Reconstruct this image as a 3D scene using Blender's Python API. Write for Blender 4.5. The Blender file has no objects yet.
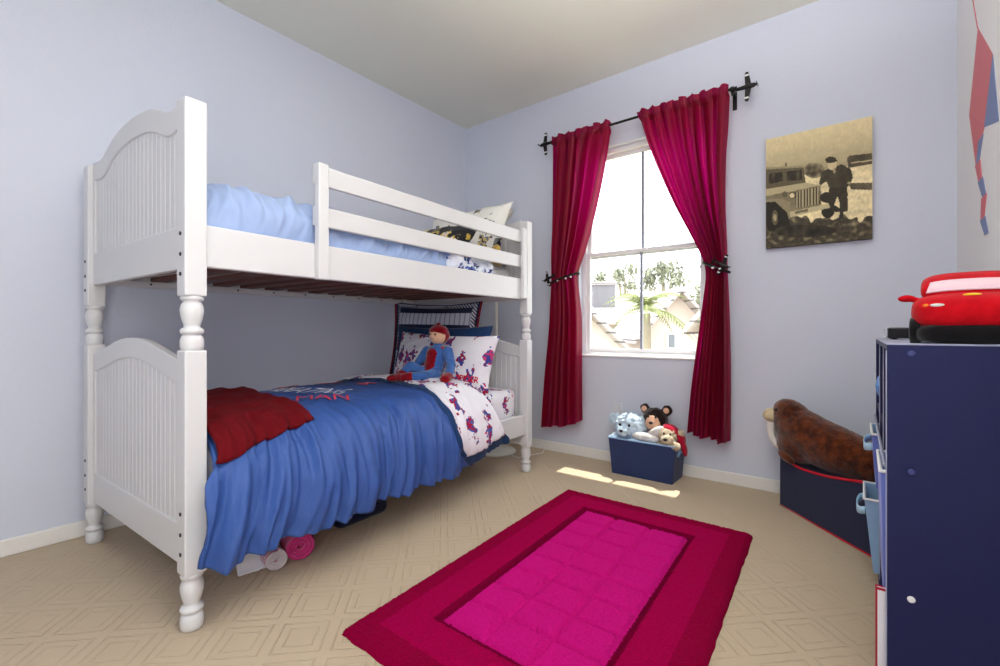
import bpy, bmesh, math, random
from mathutils import Vector, Matrix, Euler, noise

random.seed(7)
PI = math.pi
SC = bpy.context.scene
COL = SC.collection

# ------------------------------------------------------------------ helpers
def lin(r, g, b):
    f = lambda c: (c / 255 / 12.92) if c / 255 <= 0.04045 else ((c / 255 + 0.055) / 1.055) ** 2.4
    return (f(r), f(g), f(b), 1.0)

def sstep(a, b, x):
    t = max(0.0, min(1.0, (x - a) / (b - a)))
    return t * t * (3 - 2 * t)

def pw(table, x):
    """piecewise linear look-up"""
    if x <= table[0][0]:
        return table[0][1]
    for (x0, y0), (x1, y1) in zip(table, table[1:]):
        if x <= x1:
            k = (x - x0) / (x1 - x0)
            return y0 + (y1 - y0) * k
    return table[-1][1]

def spw(table, x):
    """piecewise smooth (Catmull-Rom style) look-up"""
    n = len(table)
    if x <= table[0][0]:
        return table[0][1]
    if x >= table[-1][0]:
        return table[-1][1]
    for i in range(n - 1):
        x0, y0 = table[i]
        x1, y1 = table[i + 1]
        if x <= x1:
            h = x1 - x0
            m0 = (y1 - table[i - 1][1]) / (x1 - table[i - 1][0]) if i > 0 else (y1 - y0) / h
            m1 = (table[i + 2][1] - y0) / (table[i + 2][0] - x0) if i < n - 2 else (y1 - y0) / h
            t = (x - x0) / h
            return ((2*t**3 - 3*t**2 + 1) * y0 + (t**3 - 2*t**2 + t) * h * m0
                    + (-2*t**3 + 3*t**2) * y1 + (t**3 - t**2) * h * m1)

# ------------------------------------------------------------------ materials
class NT:
    def __init__(self, name):
        self.m = bpy.data.materials.new(name)
        self.m.use_nodes = True
        self.t = self.m.node_tree
        self.b = self.t.nodes['Principled BSDF']
        self.out = self.t.nodes['Material Output']
    def n(self, typ, **kw):
        x = self.t.nodes.new(typ)
        for k, v in kw.items():
            setattr(x, k, v)
        return x
    def l(self, a, b):
        self.t.links.new(a, b)
    def val(self, sock, v):
        if isinstance(v, (int, float)):
            sock.default_value = v
        elif isinstance(v, tuple):
            sock.default_value = v
        else:
            self.l(v, sock)
    def math(self, op, a, b=0.0, c=0.0):
        x = self.n('ShaderNodeMath', operation=op)
        self.val(x.inputs[0], a); self.val(x.inputs[1], b); self.val(x.inputs[2], c)
        return x.outputs[0]
    def mix(self, f, a, b):
        x = self.n('ShaderNodeMix', data_type='RGBA')
        self.val(x.inputs[0], f); self.val(x.inputs[6], a); self.val(x.inputs[7], b)
        return x.outputs[2]
    def coord(self, kind='Object', scale=None, rot=None):
        c = self.n('ShaderNodeTexCoord').outputs[kind]
        if scale or rot:
            mp = self.n('ShaderNodeMapping')
            if scale: mp.inputs['Scale'].default_value = scale
            if rot: mp.inputs['Rotation'].default_value = rot
            self.l(c, mp.inputs[0]); c = mp.outputs[0]
        return c
    def noise(self, co, scale, detail=3.0, rough=0.5):
        x = self.n('ShaderNodeTexNoise')
        x.inputs['Scale'].default_value = scale
        x.inputs['Detail'].default_value = detail
        x.inputs['Roughness'].default_value = rough
        self.l(co, x.inputs['Vector'])
        return x
    def sep(self, co):
        x = self.n('ShaderNodeSeparateXYZ'); self.l(co, x.inputs[0]); return x.outputs
    def bump(self, h, strength=0.3, dist=0.01):
        x = self.n('ShaderNodeBump')
        x.inputs['Strength'].default_value = strength
        x.inputs['Distance'].default_value = dist
        self.l(h, x.inputs['Height'])
        self.l(x.outputs[0], self.b.inputs['Normal'])
    def base(self, v): self.val(self.b.inputs['Base Color'], v)
    def rough(self, v): self.val(self.b.inputs['Roughness'], v)
    def sheen(self, w, col=None, r=0.4):
        self.b.inputs['Sheen Weight'].default_value = w
        self.b.inputs['Sheen Roughness'].default_value = r
        if col: self.b.inputs['Sheen Tint'].default_value = col

def plain(name, col, rough=0.5, metal=0.0, bump=0.0, bscale=200.0, var=0.0, spec=0.5, sheen=0.0):
    a = NT(name); a.rough(rough); a.b.inputs['Metallic'].default_value = metal
    a.b.inputs['Specular IOR Level'].default_value = spec
    co = a.coord()
    nz = a.noise(co, bscale)
    if var:
        dk = tuple(c * (1 - var) for c in col[:3]) + (1,)
        nv = a.noise(co, bscale * 0.15)
        a.base(a.mix(nv.outputs[0], dk, col))
    else:
        a.base(col)
    if bump: a.bump(nz.outputs[0], bump, 0.004)
    if sheen: a.sheen(sheen)
    return a.m

def fabric(name, col, rough=0.85, weave=900.0, bump=0.12, sheen=0.15, spec=0.2):
    a = NT(name); a.base(col); a.rough(rough)
    a.b.inputs['Specular IOR Level'].default_value = spec
    a.sheen(sheen)
    co = a.coord()
    n1 = a.noise(co, weave, 2.0)
    n2 = a.noise(co, 30.0, 4.0)
    a.bump(a.math('ADD', n1.outputs[0], a.math('MULTIPLY', n2.outputs[0], 2.0)), bump, 0.003)
    return a.m

def plushmat(name, col, col2=None, scale=120.0, bump=0.8):
    a = NT(name); a.rough(0.95); a.b.inputs['Specular IOR Level'].default_value = 0.1
    a.sheen(0.5)
    co = a.coord()
    nz = a.noise(co, scale, 4.0, 0.7)
    nb = a.noise(co, 25.0, 3.0, 0.6)
    c2 = col2 or tuple(c * 0.75 for c in col[:3]) + (1,)
    r = a.n('ShaderNodeValToRGB'); a.l(nb.outputs[0], r.inputs[0])
    r.color_ramp.elements[0].position = 0.38; r.color_ramp.elements[0].color = c2
    r.color_ramp.elements[1].position = 0.65; r.color_ramp.elements[1].color = col
    a.base(r.outputs[0])
    a.bump(nz.outputs[0], bump, 0.006)
    return a.m

def wallpaint(name, col):
    a = NT(name); a.base(col); a.rough(0.75); a.b.inputs['Specular IOR Level'].default_value = 0.25
    co = a.coord()
    n1 = a.noise(co, 55.0, 3.0, 0.55)
    n2 = a.noise(co, 160.0, 2.0)
    a.bump(a.math('ADD', n1.outputs[0], a.math('MULTIPLY', n2.outputs[0], 0.4)), 0.22, 0.004)
    return a.m

M = {}
M['wall'] = wallpaint('periwinkle_wall_paint', lin(207, 212, 226))
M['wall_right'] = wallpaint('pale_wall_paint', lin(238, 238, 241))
M['ceiling'] = wallpaint('ceiling_paint', lin(228, 228, 217))
M['trim'] = plain('white_trim_paint', lin(232, 230, 226), 0.4)
M['bed'] = plain('white_bed_paint', lin(211, 211, 213), 0.35, bump=0.03, bscale=60)
M['vinyl'] = plain('white_vinyl', lin(238, 238, 240), 0.35)
M['wood'] = plain('reddish_slat_wood', lin(112, 66, 52), 0.6, bump=0.2, bscale=40, var=0.3)
M['bolt'] = plain('dark_bolt', lin(60, 58, 60), 0.4, 0.8)
M['black'] = plain('black_metal', lin(18, 18, 20), 0.35, 0.3)
M['chrome'] = plain('pale_metal', lin(215, 215, 220), 0.25, 0.6)
M['white_plain'] = plain('white_plastic', lin(235, 235, 235), 0.4)
M['lampwhite'] = plain('lamp_white_enamel', lin(232, 232, 222), 0.35)
M['navy_panel'] = plain('navy_laminate', lin(27, 32, 78), 0.5, spec=0.25, bump=0.05, bscale=300, var=0.06)
M['edge_grey'] = plain('pale_grey_edge', lin(160, 163, 188), 0.4)
M['navy_fab'] = fabric('navy_canvas', lin(46, 58, 98), 0.8)
M['box_navy'] = fabric('box_navy_canvas', lin(44, 49, 76), 0.75)
M['box_lid'] = fabric('box_lid_navy', lin(46, 56, 92), 0.8)
M['bin_lining'] = fabric('pale_blue_lining', lin(150, 185, 222), 0.8)
M['bin_side'] = fabric('bin_periwinkle', lin(112, 128, 205), 0.8)
M['bin_lip'] = fabric('bin_pale_lip', lin(172, 210, 232), 0.8)
M['redtrim'] = fabric('red_piping', lin(196, 12, 40), 0.7)
M['redthrow'] = fabric('dark_red_fleece', lin(98, 1, 13), 0.9, 500, 0.3, 0.0)
M['navy_cot'] = fabric('dark_blue_cotton', lin(34, 62, 104), 0.85)
M['pinkroll'] = None
M['magenta'] = fabric('magenta_nylon', lin(150, 16, 84), 0.7)
M['navybag'] = fabric('dark_navy_nylon', lin(24, 28, 56), 0.6)
M['paper'] = plain('white_paper', lin(230, 228, 235), 0.7)
M['lightblue'] = fabric('light_blue_cotton', lin(154, 173, 212), 0.8)
M['white_cot'] = fabric('white_cotton', lin(232, 232, 236), 0.85)
M['redplush'] = plushmat('red_plush', lin(196, 14, 28), lin(176, 8, 22), 300, 0.25)
M['redplush'].node_tree.nodes['Principled BSDF'].inputs['Sheen Weight'].default_value = 0.12
M['blackplush'] = plushmat('black_plush', lin(22, 20, 22), None, 250, 0.4)
M['walrus'] = plushmat('brown_plush', lin(112, 52, 18), lin(62, 25, 10), 160, 0.9)
M['cream'] = plushmat('cream_plush', lin(226, 205, 165), None, 220, 0.5)
M['tusk'] = fabric('white_felt', lin(232, 228, 220), 0.85)
M['paleblue_plush'] = plushmat('pale_blue_plush', lin(206, 224, 238), lin(186, 210, 230), 150, 0.7)
M['tan_plush'] = plushmat('tan_plush', lin(206, 190, 165), lin(176, 158, 130), 170, 0.7)
M['white_plush'] = plushmat('white_plush', lin(232, 230, 226), None, 170, 0.6)
M['dk_plush'] = plushmat('dark_brown_plush', lin(40, 30, 28), None, 200, 0.6)
M['peach'] = plushmat('peach_felt', lin(232, 188, 158), lin(224, 178, 148), 260, 0.3)
M['blueplush'] = plushmat('blue_plush', lin(72, 112, 176), lin(54, 92, 156), 260, 0.3)
M['dkredplush'] = plushmat('dark_red_plush', lin(140, 14, 30), lin(116, 8, 22), 260, 0.3)
M['windscreen'] = fabric('pale_pink_felt', lin(226, 196, 206), 0.8)
M['orange'] = fabric('orange_felt', lin(236, 132, 40), 0.8)
M['yellow'] = fabric('yellow_felt', lin(240, 205, 60), 0.8)
M['ball'] = plain('blue_vinyl', lin(92, 150, 222), 0.25)

def quilt_blue():
    a = NT('blue_quilt_cotton'); a.rough(0.5); a.b.inputs['Specular IOR Level'].default_value = 0.4
    co = a.coord()
    a.base(lin(52, 86, 156))
    n1 = a.noise(co, 700, 2); n2 = a.noise(a.coord(scale=(1, 1.6, 0.6)), 22, 5, 0.6)
    a.bump(a.math('ADD', a.math('MULTIPLY', n1.outputs[0], 0.3), a.math('MULTIPLY', n2.outputs[0], 2.5)), 0.35, 0.01)
    return a.m
M['quilt'] = quilt_blue()

def printed(name, base, cols, scale=9.0, r=0.34, axes='xy', seed=0.0, wob=0.09):
    """cloth print: scattered irregular motifs, each in its own colour"""
    a = NT(name); a.rough(0.85); a.b.inputs['Specular IOR Level'].default_value = 0.2; a.sheen(0.1)
    s = a.sep(a.coord('UV'))
    cb = a.n('ShaderNodeCombineXYZ')
    a.l(s[0], cb.inputs[0]); a.l(s[1], cb.inputs[1]); cb.inputs[2].default_value = seed
    nz = a.noise(cb.outputs[0], scale * 2.3, 2.0, 0.55)
    off = a.n('ShaderNodeVectorMath', operation='SUBTRACT'); a.l(nz.outputs[1], off.inputs[0]); off.inputs[1].default_value = (0.5, 0.5, 0.5)
    sc = a.n('ShaderNodeVectorMath', operation='SCALE'); a.l(off.outputs[0], sc.inputs[0]); sc.inputs['Scale'].default_value = wob * 2
    ad = a.n('ShaderNodeVectorMath', operation='ADD'); a.l(cb.outputs[0], ad.inputs[0]); a.l(sc.outputs[0], ad.inputs[1])
    mp = a.n('ShaderNodeMapping'); a.l(ad.outputs[0], mp.inputs[0])
    mp.inputs['Scale'].default_value = (1.0, 0.62, 0.0); mp.inputs['Rotation'].default_value = (0, 0, 0.6)
    v = a.n('ShaderNodeTexVoronoi', voronoi_dimensions='2D'); v.inputs['Scale'].default_value = scale
    v.inputs['Randomness'].default_value = 0.75
    a.l(mp.outputs[0], v.inputs['Vector'])
    n2 = a.noise(cb.outputs[0], scale * 5.5, 2.0, 0.5)
    d = a.math('ADD', v.outputs['Distance'], a.math('MULTIPLY', a.math('SUBTRACT', n2.outputs[0], 0.5), 0.55))
    mask = a.math('LESS_THAN', d, r)
    h = a.sep(v.outputs['Color'])
    n3 = a.noise(cb.outputs[0], scale * 3.2, 1.0)
    pick = a.math('FRACT', a.math('ADD', a.math('MULTIPLY', h[0], 0.8), a.math('MULTIPLY', n3.outputs[0], 1.6)))
    rp = a.n('ShaderNodeValToRGB'); rp.color_ramp.interpolation = 'CONSTANT'
    a.l(pick, rp.inputs[0])
    el = rp.color_ramp.elements
    el[0].position = 0; el[0].color = cols[0]
    el[1].position = 1 / len(cols); el[1].color = cols[1]
    for i, c in enumerate(cols[2:], 2):
        e = el.new(i / len(cols)); e.color = c
    a.base(a.mix(mask, base, rp.outputs[0]))
    nb = a.noise(a.coord(), 40, 4)
    a.bump(nb.outputs[0], 0.2, 0.006)
    return a.m

M['print'] = printed('red_blue_print_cotton', lin(230, 228, 236),
                     [lin(150, 24, 66), lin(58, 66, 140), lin(196, 60, 110), lin(70, 86, 160)], 8.5, 0.25, seed=0.3)
M['print_navy'] = printed('navy_print_cotton', lin(222, 226, 238),
                          [lin(40, 52, 110), lin(80, 110, 190), lin(30, 34, 60), lin(120, 140, 200)], 12.0, 0.36, seed=3.1)
M['print_dark'] = printed('dark_print_cotton', lin(40, 40, 46),
                          [lin(222, 216, 200), lin(206, 176, 84), lin(24, 24, 28), lin(120, 128, 140)], 8.0, 0.42, seed=5.1)
M['print_white'] = printed('pale_print_cotton', lin(228, 226, 220),
                           [lin(40, 40, 46), lin(120, 120, 124), lin(200, 176, 120), lin(70, 70, 76)], 7.0, 0.24, seed=8.3)

def sham_mat():
    a = NT('striped_sham_cotton'); a.rough(0.85); a.sheen(0.1)
    s = a.sep(a.coord('UV'))      # metres from the pillow centre
    navy = lin(26, 36, 70); red = lin(150, 16, 34); white = lin(206, 210, 224); grey = lin(150, 156, 178)
    ax = a.math('ABSOLUTE', s[0]); ay = a.math('ABSOLUTE', s[1])
    e = a.math('MAXIMUM', a.math('SUBTRACT', ax, 0.31), a.math('SUBTRACT', ay, 0.27))   # >0 on the flange
    dash = a.math('GREATER_THAN', a.math('FRACT', a.math('MULTIPLY', a.math('ADD', s[0], s[1]), 42.0)), 0.45)
    band = a.math('MULTIPLY', a.math('GREATER_THAN', s[1], 0.135), a.math('LESS_THAN', s[1], 0.225))
    band2 = a.math('MULTIPLY', a.math('GREATER_THAN', s[1], -0.14), a.math('LESS_THAN', s[1], -0.06))
    band3 = a.math('MULTIPLY', a.math('GREATER_THAN', s[1], -0.04), a.math('LESS_THAN', s[1], 0.02))
    stripe = a.math('FRACT', a.math('MULTIPLY', s[0], 26.0))
    col = a.mix(band, navy, a.mix(a.math('GREATER_THAN', stripe, 0.75), white, grey))
    col = a.mix(band2, col, white)
    col = a.mix(band3, col, red)
    fl = a.math('GREATER_THAN', e, 0.0)
    dashes = a.mix(a.math('MULTIPLY', dash, a.math('LESS_THAN', e, 0.03)), navy, white)
    col = a.mix(fl, col, dashes)
    col = a.mix(a.math('GREATER_THAN', e, 0.05), col, red)
    a.base(col)
    nb = a.noise(a.coord(), 40, 4); a.bump(nb.outputs[0], 0.2, 0.006)
    return a.m
M['sham'] = sham_mat()

def carpet_mat():
    a = NT('beige_sculpted_carpet'); a.rough(0.95); a.b.inputs['Specular IOR Level'].default_value = 0.1
    a.sheen(0.2)
    co = a.coord()
    s = a.sep(co)
    u = a.math('MULTIPLY', a.math('ADD', s[0], s[1]), 0.7071 / 0.175)
    v = a.math('MULTIPLY', a.math('SUBTRACT', s[0], s[1]), 0.7071 / 0.175)
    fu = a.math('ABSOLUTE', a.math('SUBTRACT', a.math('FRACT', u), 0.5))
    fv = a.math('ABSOLUTE', a.math('SUBTRACT', a.math('FRACT', v), 0.5))
    wob = a.math('MULTIPLY', a.math('SUBTRACT', a.noise(co, 60, 2).outputs[0], 0.5), 0.03)
    p = a.math('ADD', a.math('MAXIMUM', fu, fv), wob)
    def line(c, w):
        return a.math('MAXIMUM', 0.0, a.math('SUBTRACT', 1.0, a.math('DIVIDE', a.math('ABSOLUTE', a.math('SUBTRACT', p, c)), w)))
    g = a.math('MAXIMUM', line(0.40, 0.024), a.math('MULTIPLY', line(0.24, 0.022), 0.8))
    brk = a.noise(co, 9, 2)
    g = a.math('MULTIPLY', g, a.math('MULTIPLY', brk.outputs[0], 1.5))
    pile = a.noise(co, 420, 3, 0.7)
    h = a.math('SUBTRACT', a.math('MULTIPLY', pile.outputs[0], 0.55), a.math('MULTIPLY', g, 0.85))
    a.bump(h, 0.75, 0.008)
    c1 = lin(207, 188, 162); c2 = lin(189, 168, 140)
    col = a.mix(pile.outputs[0], c2, c1)
    a.base(a.mix(a.math('MULTIPLY', g, 0.25), col, lin(186, 162, 132)))
    return a.m
M['carpet'] = carpet_mat()

def stripes(name, c1, c2, axis, freq, duty=0.5, rough=0.8):
    a = NT(name); a.rough(rough)
    s = a.sep(a.coord())
    f = a.math('GREATER_THAN', a.math('FRACT', a.math('MULTIPLY', s[axis], freq)), duty)
    a.base(a.mix(f, c1, c2))
    return a.m
M['pinkroll'] = stripes('pink_striped_fleece', lin(196, 44, 120), lin(232, 170, 200), 1, 50, 0.75)

def curtain_mat():
    a = NT('crimson_curtain'); 
    s = a.sep(a.coord('UV'))     # u: across cloth in metres, v: height
    st = a.math('FRACT', a.math('MULTIPLY', s[0], 13.0))
    thin = a.math('LESS_THAN', a.math('ABSOLUTE', a.math('SUBTRACT', st, 0.5)), 0.05)
    dash = a.math('GREATER_THAN', a.math('FRACT', a.math('MULTIPLY', s[1], 75.0)), 0.3)
    m = a.math('MULTIPLY', thin, a.math('MULTIPLY', dash, 0.6))
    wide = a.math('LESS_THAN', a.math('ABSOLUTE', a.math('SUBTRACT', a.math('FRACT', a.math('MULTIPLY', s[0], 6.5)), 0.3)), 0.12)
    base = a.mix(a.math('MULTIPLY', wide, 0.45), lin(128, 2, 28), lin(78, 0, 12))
    col = a.mix(m, base, lin(206, 70, 100))
    a.base(col); a.rough(0.5); a.sheen(0.08, (1, 0.3, 0.5, 1))
    a.b.inputs['Specular IOR Level'].default_value = 0.3
    tr = a.n('ShaderNodeBsdfTranslucent'); tr.inputs[0].default_value = lin(222, 0, 140)
    mx = a.n('ShaderNodeMixShader'); mx.inputs[0].default_value = 0.4
    a.l(a.b.outputs[0], mx.inputs[1]); a.l(tr.outputs[0], mx.inputs[2]); a.l(mx.outputs[0], a.out.inputs[0])
    n1 = a.noise(a.coord(), 500, 2); a.bump(n1.outputs[0], 0.1, 0.003)
    return a.m
M['curtain'] = curtain_mat()

def glass_mat():
    a = NT('window_glass')
    t = a.n('ShaderNodeBsdfTransparent'); t.inputs[0].default_value = (0.96, 0.97, 0.97, 1)
    g = a.n('ShaderNodeBsdfGlossy'); g.inputs['Roughness'].default_value = 0.02
    mx = a.n('ShaderNodeMixShader'); mx.inputs[0].default_value = 0.04
    a.l(t.outputs[0], mx.inputs[1]); a.l(g.outputs[0], mx.inputs[2]); a.l(mx.outputs[0], a.out.inputs[0])
    return a.m
M['glass'] = glass_mat()

def rug_mat():
    a = NT('pink_rug_pile'); a.rough(1.0); a.b.inputs['Specular IOR Level'].default_value = 0.05
    s = a.sep(a.coord('UV'))     # 0..1 across, 0..1 along
    W, L = 0.97, 1.55
    x = a.math('MULTIPLY', s[0], W); y = a.math('MULTIPLY', s[1], L)
    ex = a.math('MINIMUM', x, a.math('SUBTRACT', W, x)); ey = a.math('MINIMUM', y, a.math('SUBTRACT', L, y))
    nz = a.noise(a.coord(), 80, 2)
    wob = a.math('MULTIPLY', a.math('SUBTRACT', nz.outputs[0], 0.5), 0.012)
    e = a.math('ADD', a.math('MINIMUM', ex, ey), wob)
    inx = a.math('GREATER_THAN', a.math('ADD', ex, wob), 0.232)
    iny = a.math('GREATER_THAN', a.math('ADD', ey, wob), 0.232)
    inner = a.math('MULTIPLY', inx, iny)
    lx = a.math('GREATER_THAN', a.math('ADD', ex, wob), 0.205)
    ly = a.math('GREATER_THAN', a.math('ADD', ey, wob), 0.205)
    line = a.math('MULTIPLY', lx, ly)
    outer = a.math('LESS_THAN', e, 0.085)
    pile = a.noise(a.coord(), 150, 4, 0.75)
    c_mid = a.mix(pile.outputs[0], lin(140, 0, 54), lin(222, 0, 100))
    c_out = a.mix(pile.outputs[0], lin(118, 0, 42), lin(194, 0, 78))
    c_line = a.mix(pile.outputs[0], lin(110, 0, 44), lin(165, 0, 68))
    c_in = a.mix(pile.outputs[0], lin(206, 0, 116), lin(254, 36, 166))
    col = a.mix(outer, c_mid, c_out)
    col = a.mix(line, col, c_line)
    col = a.mix(inner, col, c_in)
    a.base(col)
    a.bump(pile.outputs[0], 1.0, 0.014)
    return a.m
M['rug'] = rug_mat()

# ------------------------------------------------------------------ mesh helpers
def obj(name, bm, mats, parent=None, smooth=False, bevel=0.0, seg=2, loc=None):
    me = bpy.data.meshes.new(name)
    bm.normal_update()
    bm.to_mesh(me); bm.free()
    if not isinstance(mats, (list, tuple)): mats = [mats]
    for m in mats: me.materials.append(m)
    o = bpy.data.objects.new(name, me)
    COL.objects.link(o)
    if parent: o.parent = parent
    if loc: o.location = loc
    if smooth:
        for p in me.polygons: p.use_smooth = True
    if bevel:
        b = o.modifiers.new('Bevel', 'BEVEL'); b.width = bevel; b.segments = seg
        b.limit_method = 'ANGLE'; b.angle_limit = math.radians(40)
        b.harden_normals = False
    return o

def thing(name, label, cat, loc=(0, 0, 0), rz=0.0, group=None):
    o = bpy.data.objects.new(name, None); COL.objects.link(o)
    o.empty_display_size = 0.1
    o.location = loc; o.rotation_euler = (0, 0, rz)
    o['label'] = label; o['category'] = cat
    if group: o['group'] = group
    return o

def tag(o, label, cat, group=None):
    o['label'] = label; o['category'] = cat
    if group: o['group'] = group
    return o

def struct(name, bm, m, parent=None, **kw):
    o = obj(name, bm, m, parent, **kw)
    if parent is None: o['kind'] = 'structure'
    return o

def box(bm, x0, x1, y0, y1, z0, z1, mx=None, mi=0):
    vs = [bm.verts.new(v) for v in [(x0,y0,z0),(x1,y0,z0),(x1,y1,z0),(x0,y1,z0),(x0,y0,z1),(x1,y0,z1),(x1,y1,z1),(x0,y1,z1)]]
    if mx:
        for v in vs: v.co = mx @ v.co
    for f in [(0,3,2,1),(4,5,6,7),(0,1,5,4),(1,2,6,5),(2,3,7,6),(3,0,4,7)]:
        fc = bm.faces.new([vs[i] for i in f]); fc.material_index = mi
    return vs

def bx(*a, **k):
    bm = bmesh.new(); box(bm, *a, **k); return bm

def lathe(bm, prof, seg=24, mx=None, mi=0, cap=True):
    rings = []
    for r, z in prof:
        ring = []
        for i in range(seg):
            a = 2 * PI * i / seg
            v = Vector((r * math.cos(a), r * math.sin(a), z))
            ring.append(bm.verts.new(mx @ v if mx else v))
        rings.append(ring)
    for r0, r1 in zip(rings, rings[1:]):
        for i in range(seg):
            f = bm.faces.new((r0[i], r0[(i+1) % seg], r1[(i+1) % seg], r1[i])); f.material_index = mi; f.smooth = True
    if cap:
        f = bm.faces.new(list(reversed(rings[0]))); f.material_index = mi
        f = bm.faces.new(rings[-1]); f.material_index = mi

def tube(bm, pts, rad, seg=10, mi=0, cap=True):
    pts = [Vector(p) for p in pts]
    n = len(pts)
    rs = rad if isinstance(rad, (list, tuple)) else [rad] * n
    rings = []
    up = Vector((0, 0, 1))
    prev = None
    for i, p in enumerate(pts):
        t = (pts[min(i+1, n-1)] - pts[max(i-1, 0)]).normalized()
        if prev is None:
            a = up if abs(t.z) < 0.9 else Vector((1, 0, 0))
            nx = t.cross(a).normalized()
        else:
            nx = (prev - t * prev.dot(t)).normalized()
        prev = nx
        ny = t.cross(nx)
        rings.append([bm.verts.new(p + rs[i] * (math.cos(2*PI*k/seg) * nx + math.sin(2*PI*k/seg) * ny)) for k in range(seg)])
    for r0, r1 in zip(rings, rings[1:]):
        for k in range(seg):
            f = bm.faces.new((r0[k], r0[(k+1) % seg], r1[(k+1) % seg], r1[k])); f.smooth = True; f.material_index = mi
    if cap:
        bm.faces.new(list(reversed(rings[0]))).material_index = mi
        bm.faces.new(rings[-1]).material_index = mi

def ellip(bm, c, r, rot=None, seg=20, mi=0):
    m = Matrix.Translation(Vector(c))
    if rot: m = m @ Euler(rot).to_matrix().to_4x4()
    m = m @ Matrix.Diagonal((r[0], r[1], r[2], 1))
    g = bmesh.ops.create_uvsphere(bm, u_segments=seg, v_segments=max(8, seg // 2 + 2), radius=1.0, matrix=m)
    fs = set()
    for v in g['verts']:
        for f in v.link_faces: fs.add(f)
    for f in fs: f.smooth = True; f.material_index = mi

def prism(bm, poly, y0, y1, mx=None, mi=0):
    """polygon in x,z extruded along y"""
    a = [bm.verts.new((x, y0, z)) for x, z in poly]
    b = [bm.verts.new((x, y1, z)) for x, z in poly]
    if mx:
        for v in a + b: v.co = mx @ v.co
    n = len(poly)
    f = [bm.faces.new(a), bm.faces.new(list(reversed(b)))]
    for i in range(n):
        f.append(bm.faces.new((a[i], b[i], b[(i+1) % n], a[(i+1) % n])))
    for q in f: q.material_index = mi

def grid(bm, P, uv=None, mi=0, closed_u=False, flip=False):
    """P[i][j] points -> quads, uv(i,j)"""
    ni, nj = len(P), len(P[0])
    V = [[bm.verts.new(P[i][j]) for j in range(nj)] for i in range(ni)]
    lay = bm.loops.layers.uv.verify() if uv else None
    for i in range(ni if closed_u else ni - 1):
        for j in range(nj - 1):
            ii = (i + 1) % ni
            idx = [(i, j), (ii, j), (ii, j+1), (i, j+1)]
            if flip: idx.reverse()
            f = bm.faces.new([V[a][b] for a, b in idx]); f.smooth = True; f.material_index = mi
            if lay:
                for lp, (a, b) in zip(f.loops, idx):
                    lp[lay].uv = uv(a, b)
    return V

def nz(x, y, z=0.0):
    return noise.noise(Vector((x, y, z)))

def plush(name, prims, mats, parent=None, voxel=0.006, smooth_it=6, fuzz=0.0):
    """one soft continuous body from blended ellipsoids / capsules; prims = (centre, radii, rot, material index)"""
    bm = bmesh.new()
    for c, r, rot, mi in prims:
        ellip(bm, c, r, rot, 20)
    me = bpy.data.meshes.new('tmp'); bm.to_mesh(me); bm.free()
    o = bpy.data.objects.new('tmp', me); COL.objects.link(o)
    md = o.modifiers.new('R', 'REMESH'); md.mode = 'VOXEL'; md.voxel_size = voxel
    sm = o.modifiers.new('S', 'SMOOTH'); sm.factor = 0.5; sm.iterations = smooth_it
    dg = bpy.context.evaluated_depsgraph_get()
    new = bpy.data.meshes.new_from_object(o.evaluated_get(dg))
    bpy.data.objects.remove(o); bpy.data.meshes.remove(me)
    new.name = name
    new.materials.clear()
    for m in mats: new.materials.append(m)
    inv = []
    for c, r, rot, mi in prims:
        m = Matrix.Translation(Vector(c))
        if rot: m = m @ Euler(rot).to_matrix().to_4x4()
        inv.append((m.inverted(), r, mi))
    for p in new.polygons:
        p.use_smooth = True
        best, bi = 1e9, 0
        for m, r, mi in inv:
            q = m @ p.center
            k = math.sqrt((q.x/r[0])**2 + (q.y/r[1])**2 + (q.z/r[2])**2)
            d = abs(k - 1) * min(r)
            if d < best: best, bi = d, mi
        p.material_index = bi
    if fuzz:
        for v in new.vertices:
            v.co += v.normal * fuzz * nz(v.co.x*60, v.co.y*60, v.co.z*60)
    o = bpy.data.objects.new(name, new); COL.objects.link(o)
    if parent: o.parent = parent
    return o

def cap(a, b, ra, rb, mi=0, n=5):
    """chain of spheres from a to b"""
    a, b = Vector(a), Vector(b)
    out = []
    for i in range(n):
        t = i / (n - 1)
        r = ra + (rb - ra) * t
        out.append((tuple(a.lerp(b, t)), (r, r, r), None, mi))
    return out

# ------------------------------------------------------------------ camera (level, yawed toward the far left corner)
cam_d = bpy.data.cameras.new('camera'); cam = bpy.data.objects.new('camera', cam_d); COL.objects.link(cam)
cam.location = (0, 0, 0.95)
FWD = Vector((-0.6157, 0.788, 0))
cam.rotation_euler = (PI / 2, 0, math.atan2(0.6157, 0.788))
cam_d.sensor_width = 36; cam_d.lens = 459 * 36 / 1000
cam_d.shift_y = -0.0025
cam_d.clip_start = 0.02; cam_d.clip_end = 300
SC.camera = cam

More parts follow.
